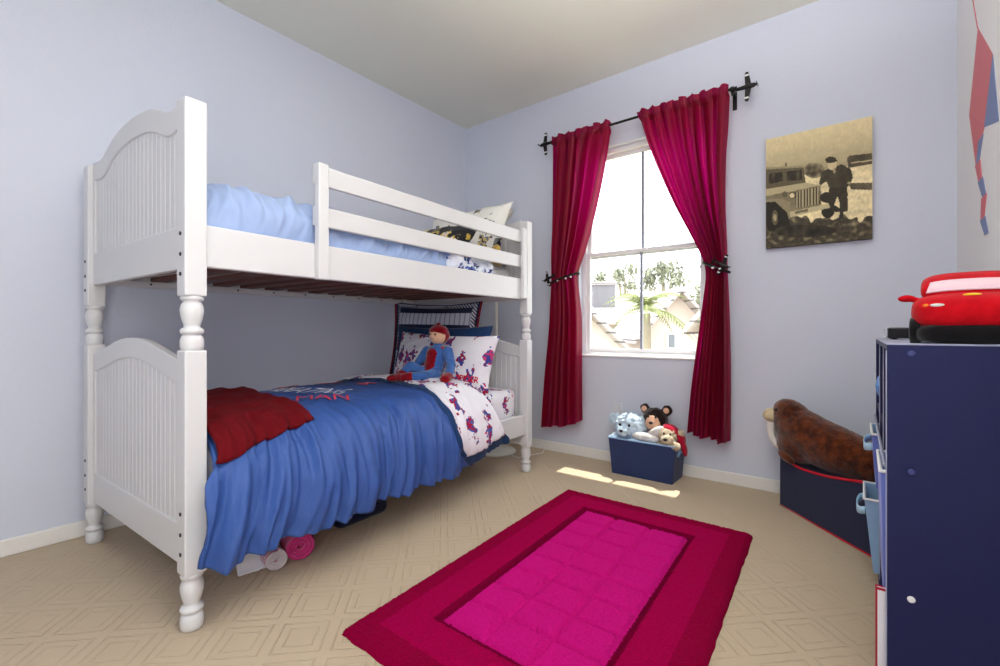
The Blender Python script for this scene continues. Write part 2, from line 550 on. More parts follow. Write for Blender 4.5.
# ------------------------------------------------------------------ room shell
XL, XR, YB, YW, ZC = -2.83, 0.376, -0.95, 3.118, 2.794
WX0, WX1, WZ0, WZ1 = -1.674, -0.758, 0.757, 2.29
T = 0.16
struct('floor', bx(XL - T, XR + T, YB - T, YW + T, -0.1, 0.0), M['carpet'])
struct('ceiling', bx(XL - T, XR + T, YB - T, YW + T, ZC, ZC + 0.12), M['ceiling'])
struct('wall_left', bx(XL - T, XL, YB - T, YW + T, 0, ZC), M['wall'])
struct('wall_right', bx(XR, XR + T, YB - T, YW + T, 0, ZC), M['wall_right'])
struct('wall_back', bx(XL, XR, YB - T, YB, 0, ZC), M['wall'])
bm = bmesh.new()
box(bm, XL, WX0, YW, YW + T, 0, ZC); box(bm, WX1, XR, YW, YW + T, 0, ZC)
box(bm, WX0, WX1, YW, YW + T, 0, WZ0); box(bm, WX0, WX1, YW, YW + T, WZ1, ZC)
struct('wall_far', bm, M['wall'])

def baseboard(name, x0, x1, y0, y1):
    bm = bmesh.new(); box(bm, x0, x1, y0, y1, 0, 0.074)
    struct(name, bm, M['trim'], bevel=0.006)
baseboard('baseboard_left', XL, XL + 0.014, YB, YW)
baseboard('baseboard_far', XL + 0.014, XR - 0.014, YW - 0.014, YW)
baseboard('baseboard_right', XR - 0.014, XR, YB, YW)

# eave of the house roof above the window, outside
struct('trim_1', bx(XL - 1, XR + 1, YW + T, 3.825, ZC + 0.06, ZC + 0.2), M['trim'])

# window: vinyl single-hung unit set in the wall opening
win = bpy.data.objects.new('window_1', None); COL.objects.link(win); win['kind'] = 'structure'
win.location = (0, 0, 0)
bm = bmesh.new()
fy0, fy1 = YW + 0.05, YW + 0.12
fw = 0.034
box(bm, WX0, WX0 + fw, fy0, fy1, WZ0, WZ1); box(bm, WX1 - fw, WX1, fy0, fy1, WZ0, WZ1)
box(bm, WX0 + fw, WX1 - fw, fy0, fy1, WZ0, WZ0 + fw); box(bm, WX0 + fw, WX1 - fw, fy0, fy1, WZ1 - fw, WZ1)
obj('window_frame', bm, M['vinyl'], win, bevel=0.004)
obj('window_sill', bx(WX0 + 0.001, WX1 - 0.001, YW - 0.012, fy0, WZ0, WZ0 + 0.014), M['vinyl'], win, bevel=0.004)
def sash(z0, z1, y0, y1, w):
    bm = bmesh.new()
    a, b = WX0 + fw, WX1 - fw
    box(bm, a, a + w, y0, y1, z0, z1); box(bm, b - w, b, y0, y1, z0, z1)
    box(bm, a + w, b - w, y0, y1, z0, z0 + w); box(bm, a + w, b - w, y0, y1, z1 - w, z1)
    s = obj('sash', bm, M['vinyl'], win, bevel=0.003)
    xm = (WX0 + WX1) / 2
    obj('muntin', bx(xm - 0.009, xm + 0.009, (y0 + y1)/2 - 0.006, (y0 + y1)/2 + 0.008, z0 + w, z1 - w), M['muntin'] if 'muntin' in M else M['vinyl'], s)
    obj('pane', bx(a + w, b - w, (y0 + y1)/2 - 0.002, (y0 + y1)/2 + 0.002, z0 + w, z1 - w), M['glass'], s)
M['muntin'] = plain('grey_muntin', lin(150, 156, 168), 0.4)
sash(WZ0 + fw, 1.535, YW + 0.06, YW + 0.085, 0.028)
sash(1.495, WZ1 - fw, YW + 0.087, YW + 0.112, 0.028)
obj('sash_lock', bx(-1.225, -1.165, YW + 0.045, YW + 0.06, 1.512, 1.532), M['vinyl'], win, bevel=0.004)

M['outlet'] = plain('wall_plate', lin(210, 212, 222), 0.5)
# wall outlet behind the toy bin
t = thing('wall_outlet', 'white wall outlet plate low on the wall below the window', 'outlet', (-1.36, YW, 0.375))
obj('cover_plate', bx(-0.036, 0.036, -0.006, 0, -0.057, 0.057), M['outlet'], t, bevel=0.003)
for s in (-1, 1):
    bm = bmesh.new(); ellip(bm, (0, -0.006, s * 0.022), (0.016, 0.003, 0.014), seg=12); obj('socket', bm, M['outlet'], t)

# ------------------------------------------------------------------ bunk bed
TH = math.atan2(0.0896, 1.9945)
BED = (-1.6774, 0.5495, 0)
BW, BL = 1.026, 1.9965
def bed_thing(name, label, cat, loc=(0, 0, 0), rz=0.0, group=None):
    """a thing whose base is given in the bed's own frame"""
    c, s = math.cos(TH), math.sin(TH)
    w = (BED[0] + loc[0]*c - loc[1]*s, BED[1] + loc[0]*s + loc[1]*c, loc[2])
    return thing(name, label, cat, w, TH + rz, group)
def bed_place(o):
    o.location = BED; o.rotation_euler = (0, 0, TH); return o

bed = bed_thing('bunk_bed', 'white painted bunk bed with arched beadboard ends and turned posts', 'bunk bed')
HS = 0.032
def turned(z0, z1):
    h = z1 - z0
    pr = [(.026,0),(.031,.04),(.033,.10),(.033,.20),(.029,.27),(.023,.30),(.031,.32),(.034,.36),(.031,.40),(.022,.43),
          (.023,.47),(.028,.56),(.032,.66),(.033,.74),(.030,.82),(.024,.88),(.031,.905),(.033,.94),(.030,.975),(.026,1.0)]
    return [(r, z0 + k * h) for r, k in pr]
def post(x, y, sy):
    bm = bmesh.new()
    mx = Matrix.Translation((x, y, 0))
    for z0, z1 in ((0.18, 0.887), (1.059, 1.68)):
        bb = bmesh.new(); box(bb, x - HS, x + HS, y - HS, y + HS, z0, z1)
        bmesh.ops.bevel(bb, geom=[e for e in bb.edges], offset=0.005, segments=2, affect='EDGES', profile=0.5)
        m2 = bpy.data.meshes.new('t'); bb.to_mesh(m2); bb.free(); bm.from_mesh(m2); bpy.data.meshes.remove(m2)
    lathe(bm, turned(0.0, 0.185), 24, mx)
    lathe(bm, turned(0.882, 1.064), 24, mx)
    p = obj('post', bm, M['bed'], bed)
    for z in (0.246, 0.308, 0.373, 1.128, 1.19, 1.255):
        b = bmesh.new()
        lathe(b, [(0.0065, 0), (0.0065, 0.0025), (0.004, 0.003)], 12, Matrix.Translation((x, y + sy * HS, z)) @ Matrix.Rotation(-sy * -PI/2 if sy > 0 else PI/2, 4, 'X'))
        obj('bolt', b, M['bolt'], p)
post(0, 0, -1); post(-BW, 0, -1); post(0, BL, 1); post(-BW, BL, 1)

ARCH_HI = [(0, 1.694), (0.05, 1.687), (0.10, 1.684), (0.14, 1.689), (0.18, 1.704), (0.27, 1.735), (0.36, 1.752), (0.5, 1.761)]
ARCH_LO = [(0, 0.850), (0.04, 0.853), (0.08, 0.860), (0.2, 0.884), (0.3, 0.905), (0.4, 0.918), (0.5, 0.923)]
def arch_hi(u): return spw(ARCH_HI, u if u <= 0.5 else 1 - u)
def arch_lo(u): return spw(ARCH_LO, u if u <= 0.5 else 1 - u)
def end_panel(y, top, zb, rail_h, top_w):
    x0, x1 = -BW + HS, -HS
    N = 60
    bm = bmesh.new()
    hy = 0.013
    us = [i / N for i in range(N + 1)]
    xs = [x1 + (x0 - x1) * u for u in us]
    zo = [top(u) for u in us]
    # inner curve keeps the ogee a little inside the outer one
    zi = [top(min(1, max(0, 0.5 + (u - 0.5) * 1.03))) - top_w for u in us]
    rows = []
    for i in range(N + 1):
        rows.append([Vector((xs[i], y - hy, zi[i])), Vector((xs[i], y - hy, zo[i])), Vector((xs[i], y + hy, zo[i])), Vector((xs[i], y + hy, zi[i])), Vector((xs[i], y - hy, zi[i]))])
    V = [[bm.verts.new(p) for p in r[:4]] for r in rows]
    for a, b in zip(V, V[1:]):
        for k in range(4):
            bm.faces.new((a[k], b[k], b[(k+1) % 4], a[(k+1) % 4]))
    bm.faces.new(V[0]); bm.faces.new(list(reversed(V[-1])))
    box(bm, x0, x1, y - hy, y + hy, zb, zb + rail_h)
    box(bm, x0, x0 + 0.022, y - hy, y + hy, zb + rail_h, zi[-1])
    box(bm, x1 - 0.022, x1, y - hy, y + hy, zb + rail_h, zi[0])
    bmesh.ops.recalc_face_normals(bm, faces=bm.faces)
    f = obj('end_panel', bm, M['bed'], bed, bevel=0.004)
    # beadboard: real V-grooves every 4 cm
    bm = bmesh.new()
    pitch = 0.04
    cols = []
    x = x1
    while x > x0 + 0.001:
        cols += [(x, 0.007), (x - 0.004, 0.003), (x - 0.008, 0.007)]
        x -= pitch
    cols.append((x0, 0.007))
    P = []
    for xx, d in cols:
        xx = max(xx, x0)
        u = (xx - x1) / (x0 - x1)
        zt = top(u) - top_w + 0.02
        zb2 = zb + rail_h - 0.02
        P.append([(xx, y - d, zb2), (xx, y - d, zt), (xx, y + d, zt), (xx, y + d, zb2), (xx, y - d, zb2)])
    V = [[bm.verts.new(p) for p in r[:4]] for r in P]
    for a, b in zip(V, V[1:]):
        for k in range(4):
            bm.faces.new((a[k], b[k], b[(k+1) % 4], a[(k+1) % 4]))
    bmesh.ops.recalc_face_normals(bm, faces=bm.faces)
    obj('beadboard', bm, M['bed'], f)
for yy in (0, BL):
    end_panel(yy, arch_hi, 1.15, 0.14, 0.082)
    end_panel(yy, arch_lo, 0.19, 0.13, 0.078)

def rail(name, x0, x1, y0, y1, z0, z1, m=None, bevel=0.005):
    return obj(name, bx(x0, x1, y0, y1, z0, z1), m or M['bed'], bed, bevel=bevel)
for z0, z1 in ((1.155, 1.292), (0.255, 0.39)):
    for xc in (0.0, -BW):
        rail('side_rail', xc - 0.013, xc + 0.013, HS, BL - HS, z0, z1)
# ledges screwed inside the upper rails, with visible screw holes
led = rail('ledge', -BW + 0.013, -BW + 0.035, HS + 0.02, BL - HS - 0.02, 1.157, 1.185)
for k in range(9):
    b = bmesh.new(); lathe(b, [(0.005, 0), (0.005, 0.002)], 10, Matrix.Translation((-BW + 0.035, 0.2 + k * 0.2, 1.171)) @ Matrix.Rotation(PI/2, 4, 'Y'))
    obj('screw', b, M['bolt'], led)
rail('ledge', -0.035, -0.013, HS + 0.02, BL - HS - 0.02, 1.157, 1.185)
rail('ledge', -BW + 0.013, -BW + 0.035, HS + 0.02, BL - HS - 0.02, 0.257, 0.285)
rail('ledge', -0.035, -0.013, HS + 0.02, BL - HS - 0.02, 0.257, 0.285)
for k in range(14):
    y = 0.10 + k * 0.138
    rail('slat', -BW + 0.014, -0.014, y - 0.034, y + 0.034, 1.185, 1.203, M['wood'], 0.003)
for k in range(9):
    y = 0.12 + k * 0.22
    rail('slat', -BW + 0.014, -0.014, y - 0.034, y + 0.034, 0.285, 0.303, M['wood'], 0.003)
# guard rail on the room side
GY = 0.421
rail('guard_post', 0.013, 0.045, GY, GY + 0.045, 1.15, 1.607)
rail('guard_post', 0.013, 0.036, BL - HS - 0.055, BL - HS - 0.006, 1.16, 1.622)
rail('guard_rail', -0.009, 0.013, GY + 0.004, BL - HS, 1.528, 1.608)
rail('guard_rail', -0.009, 0.013, GY + 0.004, BL - HS, 1.365, 1.445)
# guard rail on the wall side (mostly hidden)
rail('guard_rail', -BW - 0.011, -BW + 0.011, HS, BL - HS, 1.39, 1.45)

# ------------------------------------------------------------------ mattresses
def mattress(z0, z1, label, m, xf=-0.04):
    bm = bmesh.new(); box(bm, -BW + 0.05, xf, 0.045, BL - 0.045, z0, z1)
    bmesh.ops.bevel(bm, geom=[e for e in bm.edges], offset=0.05, segments=5, affect='EDGES', profile=0.55)
    lay = bm.loops.layers.uv.verify()
    for f in bm.faces:
        f.smooth = True
        for lp in f.loops:
            c = lp.vert.co; lp[lay].uv = (c.y, c.x + c.z)
    o = obj('mattress', bm, m)
    tag(o, label, 'mattress'); return bed_place(o)
mattress(0.304, 0.56, 'lower bunk mattress in a white fitted sheet printed red and blue', M['print'])
mattress(1.204, 1.37, 'upper bunk mattress inside the guard rail under light blue comforter', M['white_cot'], -0.085)

# ------------------------------------------------------------------ quilt on the lower bunk
SEC = [(-0.985, 0.585), (-0.93, 0.612), (-0.75, 0.632), (-0.5, 0.640), (-0.25, 0.634), (-0.10, 0.612), (-0.01, 0.572),
       (0.052, 0.508), (0.086, 0.43), (0.097, 0.35), (0.092, 0.28), (0.075, 0.218)]
ARC = [0.0]
for a, b in zip(SEC, SEC[1:]): ARC.append(ARC[-1] + math.hypot(b[0]-a[0], b[1]-a[1]))
SX = [(s, p[0]) for s, p in zip(ARC, SEC)]; SZ = [(s, p[1]) for s, p in zip(ARC, SEC)]
SMAX = ARC[-1]
def s_of_x(x):
    for (s0, x0), (s1, x1) in zip(SX, SX[1:]):
        if x <= x1: return s0 + (s1 - s0) * (x - x0) / (x1 - x0)
    return SMAX
S_EDGE = 1.0
def ridge(v): return math.exp(-(3.4 * v) ** 2)
def q_base(y, s):
    return Vector((spw(SX, s), y, spw(SZ, s)))
def q_disp(y, s):
    fr = sstep(0.82, 1.12, s)                         # 0 on top, 1 on the hanging front
    hem = sstep(SMAX - 0.16, SMAX, s)
    wy = y + 0.05 * nz(y * 2.2, s * 2.5, 4.0) + 0.07 * fr * (s - 1.1)
    v1 = ridge(nz(wy * 7.5, s * 1.2, 0.0)); v2 = ridge(nz(wy * 15.0 + s * 1.5, s * 2.2, 7.7))
    big = nz(wy * 3.0, s * 1.5, 2.0)
    v3 = ridge(nz(wy * 24.0 + s, s * 3.0, 17.0))
    d = fr * (0.032 * v1 + 0.027 * v2 + 0.013 * v3 + 0.022 * big)
    d += (1 - fr) * (0.010 * nz(y * 4, s * 4, 1.0) + 0.010 * ridge(nz(wy * 5 + s * 2.0, s * 4 - y * 1.5, 3.3)) * sstep(0.2, 0.9, s))
    d *= 1 - 0.6 * fr * sstep(1.1, 1.3, y)
    d += hem * 0.010 * nz(wy * 26, s * 3, 9.0) * (1 - sstep(1.05, 1.25, y))
    d += 0.004 * nz(y * 30, s * 22, 5.0)
    return d
def q_point(y, s, off=0.0, e=0.01):
    p = q_base(y, s)
    ds = (q_base(y, min(SMAX, s + e)) - q_base(y, max(0, s - e)))
    n = Vector((0, 1, 0)).cross(ds).normalized()
    if n.z < 0 and s < 1.0: n = -n
    n = Vector((-ds.z, 0, ds.x)).normalized()
    q = p + n * (q_disp(y, s) + off)
    return q
def hem_drop(y, s):
    # hem line rises toward the pillow end
    k = sstep(1.0, SMAX, s)
    return k * (0.008 + 0.06 * sstep(1.15, 1.65, y) - 0.012 * sstep(0.3, 0.0, y))
def G_end(s): return spw([(0, 1.50), (0.45, 1.50), (0.85, 1.50), (1.05, 1.50), (1.25, 1.55), (SMAX, 1.66)], s)
def F_edge(s): return spw([(0, 1.20), (0.45, 1.23), (0.85, 1.165), (1.05, 1.125), (1.25, 1.17), (SMAX, 1.30)], s)
def y_start(s): return 0.047 - 0.05 * sstep(1.06, 1.14, s)
def q_surface(y, s, off=0.0):
    p = q_point(y, s, off); p.z += hem_drop(y, s); return p
NS, NY = 140, 320
bm = bmesh.new(); P = []
for i in range(NY + 1):
    row = []
    for j in range(NS + 1):
        s = SMAX * j / NS
        y = y_start(s) + (G_end(s) - y_start(s)) * i / NY
        endp = min(1, (i / NY) * 40, (1 - i / NY) * 25)
        p = q_surface(y, s, -0.012 * (1 - endp))
        row.append(p)
    P.append(row)
grid(bm, P, flip=True)
quilt = obj('quilt', bm, M['quilt'], smooth=True)
so = quilt.modifiers.new('Solidify', 'SOLIDIFY'); so.thickness = 0.016; so.offset = -1
tag(quilt, 'puffy blue quilt with lettering hanging over the lower bunk front', 'quilt'); bed_place(quilt)
# turned-back lining
bm = bmesh.new(); P = []; S1 = SMAX - 0.075
NF, NQ = 46, 120
UVF = {}
for i in range(NF + 1):
    row = []
    for j in range(NQ + 1):
        s = S1 * j / NQ
        k = i / NF
        y = F_edge(s) + (G_end(s) + 0.006 - F_edge(s)) * k
        off = 0.02 + 0.012 * math.sin(PI * min(1, k * 1.1)) - 0.012 * max(0, k - 0.93) / 0.07 + 0.006 * nz(y * 9, s * 9, 11)
        p = q_surface(y, s, off)
        UVF[(i, j)] = (y, s)
        row.append(p)
    P.append(row)
grid(bm, P, uv=lambda a, b: UVF[(a, b)], flip=True)
flap = obj('folded_lining', bm, M['print'], quilt, smooth=True)
so = flap.modifiers.new('Solidify', 'SOLIDIFY'); so.thickness = 0.012; so.offset = -1
flap['label'] = 'white lining printed red and blue'
# dark blue hem band under the lining's free edge
bm = bmesh.new(); P = []
for i in range(4):
    row = []
    for j in range(NQ + 1):
        s = SMAX * j / NQ
        y = F_edge(s) - 0.022 * (1 - i / 3)
        row.append(q_surface(y, s, 0.004 + 0.004 * i))
    P.append(row)
grid(bm, P, flip=True)
P = []
for j in range(31):
    row = []
    for i in range(6):
        s = S1 - 0.03 + (SMAX - S1 + 0.03) * i / 5
        row.append(q_surface(F_edge(s) - 0.02 + (G_end(s) + 0.022 - F_edge(s)) * j / 30, s, 0.006))
    P.append(row)
grid(bm, P, flip=True)
hem = obj('hem_band', bm, M['navy_cot'], quilt, smooth=True)
# lettering
def letters(text, x0, y0, x1, y1, hgt, m):
    """printed word whose baseline runs from (x0, y0) to (x1, y1) on the quilt"""
    cu = bpy.data.curves.new('t', 'FONT'); cu.body = text; cu.size = 1.0; cu.resolution_u = 3
    cu.offset = 0.0
    o = bpy.data.objects.new('t', cu); COL.objects.link(o)
    dg = bpy.context.evaluated_depsgraph_get(); dg.update()
    me = bpy.data.meshes.new_from_object(o.evaluated_get(dg))
    bpy.data.objects.remove(o)
    bm = bmesh.new(); bm.from_mesh(me); bpy.data.meshes.remove(me)
    xa = min(v.co.x for v in bm.verts); xb = max(v.co.x for v in bm.verts); yb = max(v.co.y for v in bm.verts)
    ux = Vector((x1 - x0, y1 - y0)); wd = ux.length; ux.normalize(); uy = Vector((-ux.y, ux.x))
    for v in bm.verts:
        p = Vector((x0, y0)) + ux * (v.co.x - xa) / (xb - xa) * wd + uy * v.co.y / yb * hgt
        v.co = Vector((p.x, p.y, 0))
    bmesh.ops.triangulate(bm, faces=bm.faces)
    for _ in range(2):
        bmesh.ops.subdivide_edges(bm, edges=[e for e in bm.edges if e.calc_length() > 0.015], cuts=1)
        bmesh.ops.triangulate(bm, faces=bm.faces)
    for v in bm.verts:
        v.co = q_surface(v.co.y, s_of_x(v.co.x), 0.010)
    for f in bm.faces:
        f.normal_update()
        if f.normal.z < 0: f.normal_flip()
    return obj('lettering', bm, m, quilt)
M['letter_white'] = fabric('white_letter_print', lin(226, 228, 240), 0.85)
M['letter_red'] = fabric('red_letter_print', lin(196, 28, 62), 0.85)
letters('AMAZING', -0.603, 0.532, -0.235, 0.700, 0.165, M['letter_white'])['label'] = 'white block lettering'
letters('MAN', -0.228, 0.485, -0.108, 0.672, 0.105, M['letter_red'])['label'] = 'red block lettering'
for (ya, yb, xa, xb) in ((0.93, 1.12, -0.80, -0.74), (0.72, 0.86, -0.86, -0.80), (1.03, 1.14, -0.56, -0.47)):
    bm = bmesh.new(); P = [[q_surface(ya + (yb - ya) * i / 8 , s_of_x(xa + (xb - xa) * j / 4 + 0.02 * math.sin(i * 1.4)), 0.005) for j in range(5)] for i in range(9)]
    grid(bm, P, flip=True); obj('printed_mark', bm, M['letter_red'], quilt)

# red fleece throw folded over the foot of the quilt
bm = bmesh.new(); P = []
NA, NB = 60, 90
for i in range(NA + 1):
    row = []
    for j in range(NB + 1):
        k = i / NA
        q = j / NB
        # front edge runs diagonally from the post (over the front) to the top near y=.45
        ymax = 0.50 - 0.05 * q + 0.02 * math.sin(q * 5)
        s_end = 1.085 - 0.10 * k + 0.015 * nz(k * 4, 0, 0)
        s = 0.03 + (s_end - 0.03) * q
        ya = y_start(s) + 0.004; y = ya + (ymax - ya) * k
        rim = min(1, (1 - k) * 14, (1 - q) * 20)
        off = 0.010 + 0.014 * rim + 0.010 * rim * ridge(nz(k * 2.0 + q * 2.5, q * 7.0, 21.0)) + 0.006 * nz(k * 8, q * 10, 2)
        row.append(q_surface(y, s, off))
    P.append(row)
grid(bm, P, flip=True)
throw = obj('throw_blanket', bm, M['redthrow'], smooth=True)
so = throw.modifiers.new('Solidify', 'SOLIDIFY'); so.thickness = 0.012; so.offset = -1
tag(throw, 'dark red fleece throw folded across the foot of the blue quilt', 'blanket'); bed_place(throw)

# ------------------------------------------------------------------ comforter and sheet on the upper bunk
SEC2 = [(-0.985, 1.372), (-0.93, 1.425), (-0.75, 1.455), (-0.5, 1.470), (-0.25, 1.468), (-0.13, 1.445), (-0.065, 1.395), (-0.034, 1.335), (-0.026, 1.285), (-0.024, 1.225)]
ARC2 = [0.0]
for a, b in zip(SEC2, SEC2[1:]): ARC2.append(ARC2[-1] + math.hypot(b[0]-a[0], b[1]-a[1]))
UX = [(q, p[0]) for q, p in zip(ARC2, SEC2)]; UZ = [(q, p[1]) for q, p in zip(ARC2, SEC2)]
UMAX = ARC2[-1]
def up_point(y, s, extra):
    e = 0.01
    ds = Vector((spw(UX, min(UMAX, s + e)) - spw(UX, max(0, s - e)), 0, spw(UZ, min(UMAX, s + e)) - spw(UZ, max(0, s - e))))
    n = Vector((-ds.z, 0, ds.x)).normalized()
    fr = sstep(0.72, 0.95, s); low = 1 - sstep(UMAX - 0.16, UMAX - 0.05, s)
    wy = y + 0.5 * (s - 0.9) * (0.5 + nz(y * 1.7, 3.0, 1.0)) + 0.04 * nz(y * 3, s * 4, 6.0)
    d = 0.026 * nz(s * 2.6, y * 2.6, 0.5) + 0.034 * ridge(nz(wy * 5.5, s * 2.2, 8.0)) + 0.024 * ridge(nz(wy * 12, s * 3.0, 18.0)) + 0.011 * ridge(nz(wy * 24, s * 6.0, 28.0)) - 0.022
    d *= (0.6 + 0.4 * fr) * low
    p = Vector((spw(UX, s), y, spw(UZ, s))) + n * (d + extra * low)
    p.z -= 0.045 * sstep(0.5, 1.5, y) * low
    if p.z < 1.30: p.x = min(p.x, -0.017)
    return p
def upper(name, y0, y1, m, extra, nx=110, ny=220):
    bm = bmesh.new(); P = []; UV = {}
    for i in range(ny + 1):
        row = []
        for j in range(nx + 1):
            s = UMAX * j / nx
            y = y0 + (y1 - y0) * i / ny
            en = min(1, (i / ny) * 14, (1 - i / ny) * 14)
            row.append(up_point(y, s, extra - 0.03 * (1 - math.sqrt(max(0, en)))))
            UV[(i, j)] = (y, s)
        P.append(row)
    grid(bm, P, uv=lambda a, b: UV[(a, b)], flip=True)
    o = obj(name, bm, m, smooth=True)
    so = o.modifiers.new('Solidify', 'SOLIDIFY'); so.thickness = 0.012; so.offset = -1
    return bed_place(o)
tag(upper('comforter', 0.05, 1.27, M['lightblue'], 0.0), 'rumpled light blue comforter on the upper bunk', 'comforter')
tag(upper('folded_sheet', 1.24, 1.66, M['print_navy'], 0.010, 110, 80), 'white sheet printed navy blue, folded back over the upper bunk comforter', 'sheet')

# ------------------------------------------------------------------ pillows
def pillow_mesh(w, h, th, seed=0.0, flange=0.0, n=40, sag=0.0):
    bm = bmesh.new(); lay = bm.loops.layers.uv.verify()
    def pt(i, j, sd):
        u = -1 + 2 * i / n; v = -1 + 2 * j / n
        iu = min(1, abs(u) * (1 + flange)); iv = min(1, abs(v) * (1 + flange))
        k = max(0, (1 - iu ** 2.6)) * max(0, (1 - iv ** 2.6))
        t = th / 2 * k ** 0.42
        # sides draw in a little between the corners
        pin_u = 1 - 0.07 * (1 - v * v) * abs(u) ** 2 ; pin_v = 1 - 0.09 * (1 - u * u) * abs(v) ** 2
        x = u * w / 2 * pin_u; z = v * h / 2 * pin_v
        wr = 0.010 * nz(u * 2.2 + seed, v * 2.2, seed) + 0.006 * ridge(nz(u * 3 + seed, v * 3 - u * 2, seed + 4)) 
        y = sd * (t + wr * min(1, k * 4)) + sag * v * v
        return Vector((x, y, z))
    for sd in (-1, 1):
        V = [[bm.verts.new(pt(i, j, sd)) for j in range(n + 1)] for i in range(n + 1)]
        for i in range(n):
            for j in range(n):
                ids = [(i, j), (i+1, j), (i+1, j+1), (i, j+1)]
                if sd > 0: ids.reverse()
                f = bm.faces.new([V[a][b] for a, b in ids]); f.smooth = True
                for lp, (a, b) in zip(f.loops, ids):
                    lp[lay].uv = ((-1 + 2*a/n) * w/2, (-1 + 2*b/n) * h/2)
    bmesh.ops.remove_doubles(bm, verts=bm.verts, dist=0.0008)
    return bm
def pillow(name, label, loc, w, h, th, m, lean, rz=0.0, seed=0.0, flange=0.0, roll=0.0):
    o = obj(name, pillow_mesh(w, h, th, seed, flange), m, smooth=True)
    tag(o, label, 'pillow')
    c, s = math.cos(TH), math.sin(TH)
    o.location = (BED[0] + loc[0]*c - loc[1]*s, BED[1] + loc[0]*s + loc[1]*c, loc[2])
    o.rotation_euler = Euler((-lean, roll, TH + rz), 'XYZ')
    return o
pillow('sham_pillow', 'tall navy striped sham pillow with red edge against the lower headboard', (-0.665, 1.80, 0.855), 0.75, 0.62, 0.10, M['sham'], 0.12, 0.20, 1.0, 0.12, 0.02)
pillow('pillow', 'plain dark blue pillow behind the white printed pillow on lower bunk', (-0.53, 1.715, 0.772), 0.82, 0.43, 0.09, M['navy_cot'], 0.20, 0.10, 2.0)
pp = pillow('printed_pillow', 'white pillow printed with small red and blue motifs on lower bunk', (-0.405, 1.60, 0.738), 0.88, 0.40, 0.13, M['print'], 0.26, -0.02, 3.0, 0.0, 0.03)
# the red word printed low on the pillow front
cu = bpy.data.curves.new('t', 'FONT'); cu.body = 'SPIDER'; cu.size = 0.052; cu.offset = 0.0012
o = bpy.data.objects.new('t', cu); COL.objects.link(o)
dg = bpy.context.evaluated_depsgraph_get(); dg.update()
me = bpy.data.meshes.new_from_object(o.evaluated_get(dg)); bpy.data.objects.remove(o)
bm = bmesh.new(); bm.from_mesh(me); bpy.data.meshes.remove(me)
bmesh.ops.triangulate(bm, faces=bm.faces)
for _ in range(2):
    bmesh.ops.subdivide_edges(bm, edges=[e for e in bm.edges if e.calc_length() > 0.012], cuts=1); bmesh.ops.triangulate(bm, faces=bm.faces)
from mathutils.bvhtree import BVHTree
bt = BVHTree.FromPolygons([v.co.copy() for v in pp.data.vertices], [list(p.vertices) for p in pp.data.polygons])
for v in bm.verts:
    x, z = 0.21 + v.co.x, -0.105 + v.co.y
    h = bt.ray_cast(Vector((x, -1, z)), Vector((0, 1, 0)))
    yy = h[0].y if h[0] else 0
    v.co = Vector((x, yy - 0.003, z))
lw = obj('lettering', bm, M['letter_red'], pp); lw['label'] = 'red block lettering'
# upper bunk
pillow('dark_print_pillow', 'dark printed pillow with yellow and white patches on the upper bunk', (-0.62, 1.66, 1.53), 0.78, 0.42, 0.14, M['print_dark'], 0.95, 0.0, 5.0)
pillow('pale_print_pillow', 'white pillow with dark printed marks leaning on the upper headboard', (-0.42, 1.85, 1.61), 0.76, 0.42, 0.14, M['print_white'], 0.35, -0.05, 6.0, 0.08)
t = bed_thing('plush_toy', 'small yellow and grey plush toy behind the upper bunk side rail', 'plush toy', (-0.09, 1.80, 1.40))
plush('body', [((0, 0, 0.02), (0.05, 0.06, 0.05), None, 0), ((0, -0.05, 0.03), (0.035, 0.035, 0.035), None, 1), ((0.01, -0.03, 0.075), (0.028, 0.028, 0.03), None, 0), ((0, 0.07, 0.0), (0.03, 0.03, 0.03), None, 1)],
      [plushmat('mustard_plush', lin(204, 170, 90)), plushmat('grey_plush', lin(160, 160, 166))], t, 0.006, 4)

# ------------------------------------------------------------------ rag doll sitting against the printed pillow
t = bed_thing('rag_doll', 'red and blue stuffed doll sitting against the white printed pillow', 'doll', (-0.30, 1.385, 0.648), 0.05); t.scale = (0.92, 0.90, 0.79)
pr = []
pr += cap((0, 0.03, 0.06), (0, 0.075, 0.20), 0.062, 0.072, 0, 5)          # torso
pr += cap((-0.09, 0.08, 0.225), (-0.13, 0.03, 0.12), 0.036, 0.032, 0, 5)  # arms
pr += cap((-0.13, 0.03, 0.12), (-0.135, -0.06, 0.05), 0.031, 0.03, 0, 4)
pr += cap((0.09, 0.08, 0.225), (0.15, 0.04, 0.12), 0.036, 0.032, 0, 5)
pr += cap((0.15, 0.04, 0.12), (0.18, -0.03, 0.045), 0.031, 0.03, 0, 4)
pr += cap((-0.04, 0.0, 0.05), (-0.085, -0.09, 0.115), 0.042, 0.036, 0, 5) # legs, knees raised
pr += cap((-0.085, -0.09, 0.115), (-0.11, -0.15, 0.045), 0.036, 0.032, 0, 4)
pr += cap((0.04, 0.0, 0.05), (0.045, -0.12, 0.05), 0.042, 0.036, 0, 5)
pr += cap((0.045, -0.12, 0.05), (-0.03, -0.17, 0.04), 0.036, 0.032, 0, 4)
pr += [((0, 0.085, 0.27), (0.03, 0.03, 0.04), None, 0)]
body = plush('body', pr, [M['blueplush']], t, 0.007, 5)
def shell(name, prims, m, par=None):
    return plush(name, prims, [m], par or t, 0.006, 4)
shell('vest', cap((0, 0.015, 0.075), (0, 0.058, 0.20), 0.050, 0.060, 0, 5) + [((0.0, 0.08, 0.235), (0.085, 0.035, 0.03), None, 0)], M['dkredplush'])
hd = shell('head', [((0, 0.085, 0.345), (0.062, 0.06, 0.072), None, 0), ((0, 0.025, 0.335), (0.014, 0.012, 0.012), None, 0)], M['peach'])
